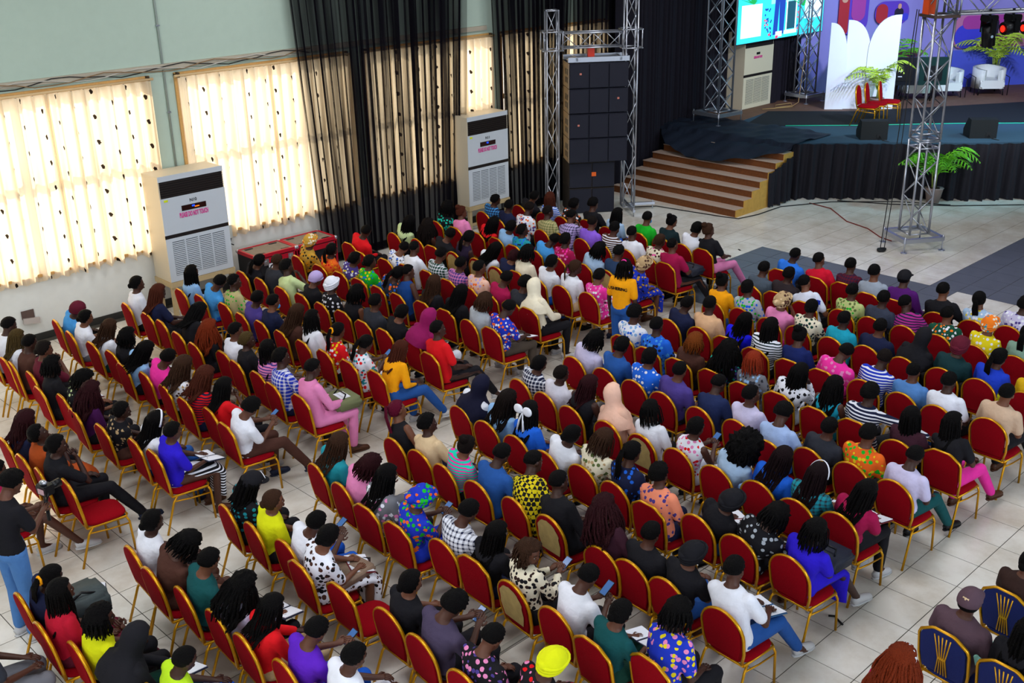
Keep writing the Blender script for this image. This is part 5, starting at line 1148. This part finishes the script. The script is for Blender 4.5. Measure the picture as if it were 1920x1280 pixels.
(-2.76,3.76,'r',(-3.0,3.56),'sh','blk','s:white','blue','in white top and blue trousers with phone','P p20',1),
(-2.88,3.33,'a',(-3.04,3.19),'bun','blk','fl:white,brown,blk','fl2','in brown and white flower dress writing on notebook','W p20 csky',1),
(-2.83,2.79,'a',None,'','','','','empty,red seat showing,beside the flower dress writer','',1),
(-2.76,2.22,'r',(-2.96,2.13),'bun','blk','s:blk','blk','in black tee with white scrunchie','y-10 cwhite',1),
(-2.8,1.73,'r',(-3.06,1.63),'af','blk','s:purpg','blk','in dusky purple top reading a phone','P p35',1),
(-2.85,1.15,'r',(-3.04,1.12),'sh','blk','fl:blk,pink,purp','blk','in black top with pink lattice scarf','p35',1),
(-2.71,0.69,'r',(-2.99,0.57),'wrap','yelb','fl:blk,red,pink','blk','in yellow turban and dark rose print dress','p20',1),
(-1.68,4.79,'r',(-1.86,4.67),'braid','brown','s:teal','blk','in teal top with golden-brown braids','p15',1),
(-1.74,4.27,'r',(-2.05,4.06),'curlb','maroon','s:pink','grey','in pink tee with big blue scrunchie,phone','P p15 csky',1),
(-1.84,3.73,'a',(-1.9,3.69),'long','blk','fl:grey,white,pink','blk','in silver metallic print with sleek black hair','p15',1),
(-1.84,3.24,'a',(-2.0,3.14),'wrapl','multi','fl:roy,green,orange','roy','in green,gold and blue Ankara headwrap','P p20',1),
(-1.72,2.71,'r',(-1.94,2.62),'sh','blk','pl:white,navy','blk','in white and navy tartan shirt','p25',1),
(-1.72,2.28,'a',(-1.98,2.2),'long','blk','s:blk','navy','in black top with red and cream shoulder stripes','y-10 p10',1),
(-1.74,1.73,'b',(-1.9,1.8),'curlb','brown','fl:cream,dbrown,blk','blk','in tiger print blouse turned toward the camera','y-75 P p20',1),
(-1.76,1.2,'r',(-1.76,1.14),'sh','blk','s:white','blk','in white tee checking a phone,front centre','P p25',1),
(-1.86,0.68,'a',(-1.95,0.6),'bun','blk','s:dteal','dgreen','in dark green tee with low cornrow bun','W p15',1),
(-1.71,0.21,'a',(-1.65,0.25),'curlb','blk','fl:roy,yel,pink','blk','in vivid blue,yellow and pink circle print','p10',1),
(-0.72,4.68,'r',(-0.87,4.92),'ponyl','plum','s:blk','blk','in black cold-shoulder top with crimson ponytail','N y-10',1),
(-0.71,4.27,'r',(-0.81,4.37),'af','blk','s:beige','navy','in beige tee beside the crimson ponytail','y-20',1),
(-0.74,3.8,'r',(-1.05,3.7),'bigbun','dbrown','st:turq,hot','blk','in turquoise and pink striped knit','p10',1),
(-0.74,3.3,'r',(-0.75,3.25),'sh','blk','s:denim','navy','in deep blue denim shirt','p20',1),
(-0.71,2.76,'r',(-0.57,2.94),'sh','blk','ck:yel,blk','blk','in yellow and black heart checkerboard shirt','p10',1),
(-0.71,2.27,'b',(-0.81,2.42),'sh','blk','s:blk','blk','in black suit with blue collar trim','p15',1),
(-0.78,1.56,'r',(-1.04,1.76),'curll','maroon','s:dmaroon','blk','in dark maroon with huge wine curls','p15',1),
(-0.76,1.22,'r',(-1.02,1.19),'sh','blk','s:blk','blk','in black jacket behind orange palm shirt','p10',1),
(-0.76,0.8,'r',(-0.98,0.71),'wrap','blk','s:blk','denim','in black headscarf and black tee with pearl earring','y-15',1),
(-0.78,0.2,'r',(-0.95,0.28),'sh','blk','s:white','denim','in white polo and blue jeans with open notebook','X W p15',1),
(0.35,4.77,'r',(0.07,4.65),'hijab','navyb','s:white','denim','in midnight blue hood and white shirt','p10',1),
(0.29,4.27,'r',(0.03,4.13),'longw','dbrown','s:lblue','blk','in denim-blue top with glossy brown waves','p10',1),
(0.27,3.75,'r',(0.12,3.76),'long','blk','s:blue','blue','in cobalt blue with large white hair bow','p10 hbow',1),
(0.23,3.25,'r',(-0.19,3.07),'bun','blk','s:white','blue','in white tee and bright blue trousers','y-15',1),
(0.27,2.75,'r',(0.11,2.68),'braidb','brown','fl:cream,olive,tan','brown','in cream leaf print with highlighted bob','p20',1),
(0.23,2.25,'r',(0.11,2.26),'pony','blk','fl:navy,blue,navy','blk','in midnight glitter top with black ponytail','p15',1),
(0.14,1.74,'a',(0.06,1.8),'af','blk','fl:peach2,purp,peach2','navy','in orange shirt with purple palm trees','',1),
(0.29,1.24,'r',(-0.14,1.01),'wrap','blk','s:blk','denim','in black top and black headscarf with raised knees','y-15 W',1),
(0.26,0.76,'r',(-0.07,0.55),'curlb','blk','fl:blk,lgrey,blk','blk','in black dress with grey flowers','p25',1),
(0.3,0.23,'r',(-0.0,0.14),'braidb','blk','s:roy2','roy2','in royal blue dress with black handbag and slides','X B',1),
(1.39,4.81,'r',(1.13,4.69),'bun','blk','pl:navy,white','blk','in navy check dress with white scrunchie','y-10 cwhite',1),
(1.32,4.31,'r',(1.12,4.25),'sh','dbrown','s:lace','blk','in sheer white lace blouse','y-10',1),
(1.25,3.82,'r',(1.07,3.75),'braid','maroon','s:blk','blk','in black camisole with crimson-tipped braids','N y-25 p10',1),
(1.25,3.25,'r',(1.11,3.38),'hijab','peach','s:peach','blk','in peach pink hijab','',1),
(1.26,2.75,'b',(1.11,2.83),'braidb','blk','s:white','blk','in white tee with teal shoulder band','',1),
(1.26,2.24,'r',(1.02,2.2),'bun','blk','fl:white,pink,red','white','in off-shoulder white floral top','N P y-10',1),
(1.23,1.72,'r',(1.0,1.55),'bigaf','blk','s:pblue','lblue','in pale blue shirt with large curly afro','p25',1),
(1.26,1.22,'r',(0.87,1.13),'braid','dmaroon','s:blue','blue','in blue dress with dark wine box braids','p15',1),
(1.21,0.75,'r',(0.84,0.69),'long','dmaroon','pl:teal,char','char','in teal tartan with white hair band','p15 W hwhite',1),
(1.27,0.3,'r',(1.04,0.19),'long','blk','s:magm','blk','in burgundy top with notebook,row end','p15 W',1),
(2.39,4.82,'r',(2.19,4.67),'curlb','blk','s:plav','blue','in white-lilac tee with shoulder curls','p15',1),
(2.38,4.29,'r',(2.19,4.22),'bun','blk','s:denim','blk','in blue denim shirt with smooth bun','p15',1),
(2.35,3.78,'r',(2.04,3.72),'bun','blk','dt:blue,white','blue','in blue starry top with blue scrunchie','cblue',1),
(2.31,3.29,'r',(2.14,3.22),'bald','blk','s:purp','blk','in dusky purple polo','',1),
(2.27,2.7,'r',(2.34,2.75),'sh','blk','s:navy2','blk','in broad dark navy tee,head forward','p15',1),
(2.29,2.19,'r',(2.04,2.21),'sh','blk','s:plav','blk','in pale pinkish shirt with ears showing','y-25',1),
(2.1,1.66,'r',(1.95,1.68),'af','blk','s:pblue2','denim','in pale blue shirt reaching forward','p30',1),
(2.25,1.22,'r',(2.05,1.16),'sh','blk','s:char','blk','in charcoal shirt,seen from directly behind','',1),
(2.27,0.74,'r',(2.02,0.73),'sh','blk','fl:orange,green,yel','blk','in orange top with green pineapple prints','',1),
(2.23,0.23,'r',(2.02,0.21),'sh','blk','s:plav','dteal','in white and navy ringer tee with patterned slides','X p25',1),
(3.39,4.84,'a',(3.23,4.84),'af','blk','fl:white,lblue,blue','blk','in white shirt with blue blossoms','',1),
(3.29,4.33,'a',(3.15,4.37),'sh','blk','fl:blue,sky,navy','blk','in blue shirt with pale leaf print','',1),
(3.26,3.79,'a',(2.89,3.72),'curlb','orange','s:brown','blk','in brown top with copper ringlets','',1),
(3.26,3.26,'a',(2.88,3.2),'curll','blk','fl:navy,turq,purp','blk','in navy top with teal grid-line print','',1),
(3.2,2.74,'a',(3.04,2.8),'braidb','rust2','fl:grey,lblue,char','grey','in grey print with orange-red locs','p10',1),
(3.25,2.28,'a',(2.97,2.16),'long','blk','fl:white,blk,white','white','in white top with black-white scarf and long hair','F',1),
(3.18,1.71,'a',(3.02,1.66),'longw','blk','s:teal2','teal2','in sleeveless turquoise with long wavy hair','N',1),
(3.2,1.23,'a',(3.13,1.22),'af','blk','st:navy,white','blk','in navy and white striped sweater,arm outstretched','A',1),
(3.08,0.65,'r',(2.84,0.65),'long','blk','s:dmaroon','blk','in dark brown top under the outstretched arm','',1),
(3.17,0.18,'a',(3.18,0.27),'long','blk','s:blk','hot','in black tee and hot pink trousers','y-35 X',1),
(4.33,4.77,'r',(4.09,4.67),'sh','blk','s:navy','blk','in navy track jacket by the aisle','p10',1),
(4.37,4.29,'r',(4.04,4.31),'sh','blk','s:peach3','denim','in pale peach tee with cropped hair','',1),
(4.32,3.81,'a',(4.05,3.68),'braid','blk','s:blue2','navy','in vivid blue with side-swept black braids','p10',1),
(4.24,3.27,'a',(3.86,3.24),'long','blk','st:white,blkteal','blk','in black and white striped blouse,hair curtain','',1),
(4.21,2.74,'a',(3.99,2.79),'bigbun','blk','s:navy3','blk','in navy scoop-back top','p15',1),
(4.21,2.26,'a',(4.05,2.14),'sh','blk','fl:hot,pink,hot','hot','in hot pink tie-dye with hair clips','p35',1),
(4.29,1.74,'r',(4.27,1.66),'sh','dbrown','st:roy,white','blk','in blue zigzag striped shirt with strap','p15 S',1),
(4.26,1.2,'r',(4.07,1.24),'bald','blk','s:ldenim','denim','in light denim shirt','',1),
(4.21,0.73,'r',(4.07,0.78),'sh','blk','s:white2','blk','in white crew-neck tee with neck chain','',1),
(4.29,0.17,'r',(3.95,0.14),'bald','blk','s:beige2','blk','in beige polo at row end','X',1),
(5.38,4.78,'r',(5.18,4.83),'bigbun','blk','s:mus','denim','in mustard tee with high puff ponytail','',1),
(5.4,4.31,'r',(5.29,4.38),'bun','blk','fl:lgrey,green,blue','blk','in green and blue meadow print','',1),
(5.33,3.78,'r',(4.93,3.76),'wrapl','tan','s:pink','hot','in pink top with metallic headscarf','F',1),
(5.33,3.31,'r',(5.09,3.29),'bun','blk','fl:cream,dgreen,char','blk','in cream top with dark green vines','',1),
(5.27,2.75,'r',(5.0,2.75),'sh','blk','s:teal2','teal2','in turquoise cape-like gown','',1),
(5.32,2.27,'r',(4.83,2.26),'sh','blk','s:navy','blk','in navy top behind the turquoise gown','',1),
(5.28,1.72,'r',(4.83,1.65),'hijab','blk','s:blk','blk','in long black veil','',1),
(5.29,1.22,'r',(4.71,1.16),'wrap','maroon','s:tealblk','blk','in maroon cap and teal-edged top','',1),
(5.28,0.72,'r',(4.84,0.67),'pony','blk','s:roy3','yelb','in royal blue with dark ponytail','y-15',1),
(5.27,0.15,'r',(4.96,0.18),'sh','blk','s:yel2','blk','in golden yellow,cut by the frame edge','',1),
(6.34,4.8,'a',(6.31,4.75),'sh','blk','s:slate2','blk','in slate grey tee with wide shoulders','',1),
(6.33,4.33,'a',(6.12,4.28),'sh','blk','s:dbrown2','blk','in dark brown tee beside white printed tee','',1),
(6.24,3.78,'a',(6.16,3.97),'sh','blk','s:white3','blk','in white tee with blue lettering','p5',1),
(6.33,3.22,'r',(5.92,3.25),'sh','blk','fl:khaki2,olive,green','blk','in pale yellow-green leaf shirt','',1),
(6.33,2.76,'r',(6.03,2.75),'sh','blk','s:char2','blk','in slate-navy shirt between leaf and magenta shirts','',1),
(6.33,2.25,'r',(6.37,2.47),'sh','blk','st:magp,navy','blk','in magenta and navy pinstripe shirt','',1),
(6.33,1.77,'r',(6.3,1.82),'sh','blk','fl:dgreen2,orange2,white','blk','in green shirt with orange rose swirls','',1),
(6.3,1.25,'r',(5.97,1.22),'wrap','multi2','dt:yel,white','yel','in yellow dotted top and orange floral headwrap','',1),
(6.3,0.72,'r',(6.08,0.72),'pony','blk','s:sage','blk','in sage green tee at right edge','',1),
(7.3,4.89,'a',(6.99,4.8),'bald','blk','s:blue3','blk','in blue tee,front row,hand raised','y-15',1),
(7.33,4.26,'a',(7.1,4.41),'sh','blk','s:red3','blk','in red polo,front row','y-10',1),
(7.38,3.8,'a',(7.13,3.88),'sh','blk','pl:maroon,navy','blk','in maroon tartan shirt,front row','',1),
(7.21,3.31,'a',(7.05,3.37),'sh','blk','s:lgrey2','navy','in light grey tee with navy sleeves','',1),
(7.21,2.85,'a',(7.16,2.9),'capf','blk','s:purp2','blk','in purple long-sleeve and black cap','',1),
(7.13,2.19,'r',(7.07,2.26),'sh','blk','s:blk','blk','in black tee with white back print,front row','',1),
(7.17,1.68,'r',(6.93,1.75),'pony','blk','fl:pblue,white,yel','blk','in pastel blue floral with low ponytail','',1),
(7.29,1.21,'r',(6.94,1.18),'af','blk','fl:plav,white,purp','blk','in lilac lace print,last in front row','',1),
(0.22,-1.28,'blue',(0.06,-1.32),'cap2','dbrown','s:purpbr','mint','in brown cap and taupe tee','r p5',1),
(1.12,-1.4,'blue',(0.93,-1.43),'bun','blk','s:dbrown','blk','in brown scoop-back top,cut by frame edge','',1),
(0.15,-1.8,'blue',(-0.01,-1.82),'long','blk','s:blk','mint','in black with a mint skirt,cut by frame edge','p10',1),
(-0.95,-1.29,'blue',(-0.93,-1.29),'curll','rust','s:magm','blk','in maroon ruffled top with white headband and ringlets','hwhite',0),
]

HEAD0 = R(-5)
def tilted_box(name, w, d, h, m, parent, M):
    bm = bmesh.new(); box(bm, -w/2, w/2, -d/2, d/2, 0, h, M=M); return obj(name, bm, m, parent)
for i, (cx, cy, kind, hd, hair, hc, top, bottom, phrase, op, seen) in enumerate(ROWS):
    rnd = random.Random(i*7+1); rz = HEAD0+R(rnd.uniform(-2.5, 2.5)); left = cy > 5.6
    grp = 'blue banquet chairs' if kind == 'blue' else 'red banquet chairs of the audience'
    if hd is None: lab = phrase.replace('empty,', 'empty red chair,')
    elif kind == 'b': lab = 'board-backed chair of person ' + phrase
    elif kind == 'blue': lab = 'blue and gold chair of person ' + phrase
    else: lab = 'red gilt-framed chair of person ' + phrase
    chair(cx, cy, 0, rz, kind, lab, grp)
    if hd is None: continue
    tk = op.split(); opts = {}; hy = hp = 0; codes = set()
    for q in tk:
        if q[0] == 'y' and q[1:].lstrip('-').isdigit(): hy = R(int(q[1:]))
        elif q[0] == 'p' and q[1:].lstrip('-').isdigit(): hp = R(int(q[1:]))
        elif q[0] == 'c': opts['c'] = {'yel': 'mus', 'turq': 'turq', 'cream': 'cream', 'sky': 'sky', 'white': 'white', 'blue': 'blue3'}[q[1:]]
        elif q[0] == 'h': opts['h'] = q[1:]
        else: codes.add(q)
    if not hp: hp = R(rnd.uniform(0, 8))
    if not hy: hy = R(rnd.uniform(-8, 8))
    arm = 'F' if 'F' in codes else 'A' if 'A' in codes else 'P' if 'P' in codes else 'W' if ('W' in codes or 'B' in codes) else rnd.choice('LLW')
    leg = 'X' if 'X' in codes else 'N'
    slv = 'N' if 'N' in codes else 'Lg' if any(k in phrase for k in ('jacket', 'suit', 'hijab', 'long', 'sweater', 'kaftan', 'veil', 'blouse', 'hood', 'checked')) else 'S'
    dx, dy = hd[0]-cx, hd[1]-cy; c, s = math.cos(-rz), math.sin(-rz); tx, ty = dx*c-dy*s, dx*s+dy*c
    sc = rnd.uniform(.97, 1.03)
    t, MH = person('person ' + phrase, cx, cy, 0.0, rz, (max(-.08, min(.32, tx)), max(-.24, min(.24, ty))), hair, hc, top, bottom, arm, leg, hy, hp, opts, None, slv, sc)
    Mw = Matrix.Translation((cx, cy, 0)) @ Matrix.Rotation(rz, 4, 'Z')
    if 'W' in codes:
        b = thing('notebook', 'notebook held by person ' + phrase, 'notebook', Mw @ Vector((.33, 0, .665)), rz+R(rnd.uniform(-20, 20)))
        b.rotation_euler.y = R(12)
        tilted_box('cover', .23, .33, .006, mat('book_cover_%d' % (i % 3), lin(['20243c', '6a1420', '2c5a8a'][i % 3]), .6), b, Matrix.Identity(4))
        for sg in (1, -1): tilted_box('page_block', .21, .155, .006, PAPER, b, Matrix.Translation((0, sg*.079, .006)) @ Matrix.Rotation(R(5*sg), 4, 'X'))
    if 'P' in codes and arm == 'P':
        b = thing('phone', 'phone held by person ' + phrase, 'phone', Mw @ Vector((.335, 0, .865)), rz)
        b.rotation_euler.y = R(-35)
        tilted_box('body', .15, .075, .009, BLKP, b, Matrix.Identity(4)); tilted_box('screen', .138, .067, .001, mat('phone_screen', lin('2c4a7a'), .1, emit=lin('5a86c8'), emit_s=.35), b, Matrix.Translation((0, 0, .009)))
    if 'B' in codes:
        olive = 'olive' in phrase or 'tan' in phrase
        b = thing('bag', 'bag on the lap of person ' + phrase if len(phrase.split()) < 9 else 'bag held by person ' + phrase, 'bag', Mw @ Vector((.30, 0, .64)), rz)
        bm = bmesh.new(); box(bm, -.17, .17, -.20, .20, 0, .12); bmesh.ops.bevel(bm, geom=bm.edges[:], offset=.04, segments=3)
        obj('bag_body', bm2me(bm, 'bag_body', 1, True), mat('bag_olive', lin('6f7350'), .8) if olive else mat('bag_black', lin('1c2030'), .6), b)
        bm = bmesh.new(); tube(bm, [(-.05, -.12, .11), (.0, -.10, .17), (.0, .10, .17), (-.05, .12, .11)], .010, 6); obj('handle', bm, BLKP, b)
        if olive: tilted_box('paper', .14, .20, .003, PAPER, b, Matrix.Translation((0, 0, .122)))
    if 'S' in codes:
        bm = bmesh.new(); off = Matrix.Translation((0, 0, 0))
        tube(bm, [(.02, .10, .80), (-.02, .115, .97), (-.10, .105, 1.025), (-.195, .02, .90), (-.225, -.10, .72)], [(.016, .004)]*5, 5); obj('bag_strap', bm, BLKP, t)
    if 'blue lettering' in phrase: text('#PRELIMS', .085, m=cloth('s:roy'), parent=t, M=Matrix.Translation((-.150, 0, .945)) @ Matrix.Rotation(R(8), 4, 'Y') @ Matrix(((0,0,-1,0),(-1,0,0,0),(0,1,0,0),(0,0,0,1))), bold=.004, depth=.012)
    if 'white letters' in phrase:
        o = text('CHA', .05, m=PAPER, parent=t, bold=.003, depth=.003); o.matrix_basis = MH @ Matrix.Translation((.085, 0, .095)) @ Matrix.Rotation(R(55), 4, 'Y') @ Matrix.Rotation(R(90), 4, 'Z')
# bags standing or lying at seats
for x, y, lab, c, rz in [(-4.72, 4.55, 'grey-black backpack on the lap beside the navy top with orange-yellow scrunchie', '3c4648', 0), (-2.70, 3.30, 'brown checkered tote under the notebook of the flower dress writer', '8a7260', .1)]:
    t = thing('backpack' if 'pack' in lab else 'tote_bag', lab, 'bag', (x, y, .62), rz)
    bm = bmesh.new(); box(bm, -.20, .22, -.17, .17, 0, .20 if 'pack' in lab else .07); bmesh.ops.bevel(bm, geom=bm.edges[:], offset=.05 if 'pack' in lab else .025, segments=3); obj('bag_body', bm2me(bm, 'bag_body', 1, True), mat('bag_'+c, lin(c), .6, vary=.3, bscale=30), t)
    bm = bmesh.new(); tube(bm, [(-.12, -.10, .19), (0, -.10, .25), (.12, -.10, .19)] if 'pack' in lab else [(.2, -.1, .04), (.3, 0, .03), (.2, .1, .04)], .012, 6); obj('handle', bm, BLKP, t)
# ushering assistant, standing in the aisle edge, back to the camera
t, MH = person('person standing in mustard USHERING tee and blue jeans, pink scrunchie', 4.02, 5.60, 0, R(12), (-.02, 0), 'braidb', 'blk', 's:mus', 'denim', 'D', 'S', R(10), R(8), {'c': 'hot'}, None, 'S', .98)
text('USHERING', .066, m=BLKP, parent=t, M=Matrix.Translation((-.222, 0, 1.30)) @ Matrix(((0,0,-1,0),(-1,0,0,0),(0,1,0,0),(0,0,0,1))), bold=.0005, depth=.006)
# camera operator
t, MH = person('person standing in black tee and light blue jeans, filming with a camera', -4.86, 5.46, 0, R(14), (.02, 0), 'af', 'blk', 's:blk', 'ldenim', 'P', 'S', R(-5), R(22), {}, None, 'S', 1.03)
Mw = Matrix.Translation((-4.86, 5.46, 0)) @ Matrix.Rotation(R(14), 4, 'Z') @ Matrix.Scale(1.03, 4)
b = thing('video_camera', 'black camera on a gimbal grip held by the standing camera operator', 'camera', Mw @ Vector((.36, 0, 1.30)), R(14))
bm = bmesh.new(); box(bm, -.04, .06, -.07, .07, 0, .10); bmesh.ops.bevel(bm, geom=bm.edges[:], offset=.012, segments=2); obj('camera_body', bm, BLKP, b)
bm = bmesh.new(); tube(bm, [(.06, 0, .05), (.17, 0, .05)], [.036, .042], 14); obj('lens', bm, BLKP, b)
bm = bmesh.new(); tube(bm, [(-.01, 0, -.28), (-.01, 0, -.02)], [.020, .015], 8); tube(bm, [(-.01, 0, -.03), (-.05, -.09, -.02), (-.03, -.10, .05)], .010, 6); obj('gimbal_grip', bm, BLKP, b)
bm = bmesh.new(); box(bm, -.052, -.044, -.05, .03, .02, .07); obj('flip_screen', bm, mat('flip_screen', lin('8a6a70'), .2, emit=lin('a88890'), emit_s=.6), b)
bm = bmesh.new(); ell(bm, (0, 0, .12), (.035, .045, .025), 10, 6); obj('top_handle', bm, STEEL, b)
print('PEOPLE', NPEOPLE, 'OBJ', len(bpy.data.objects), 'TRIS', sum(len(m.polygons) for m in bpy.data.meshes))
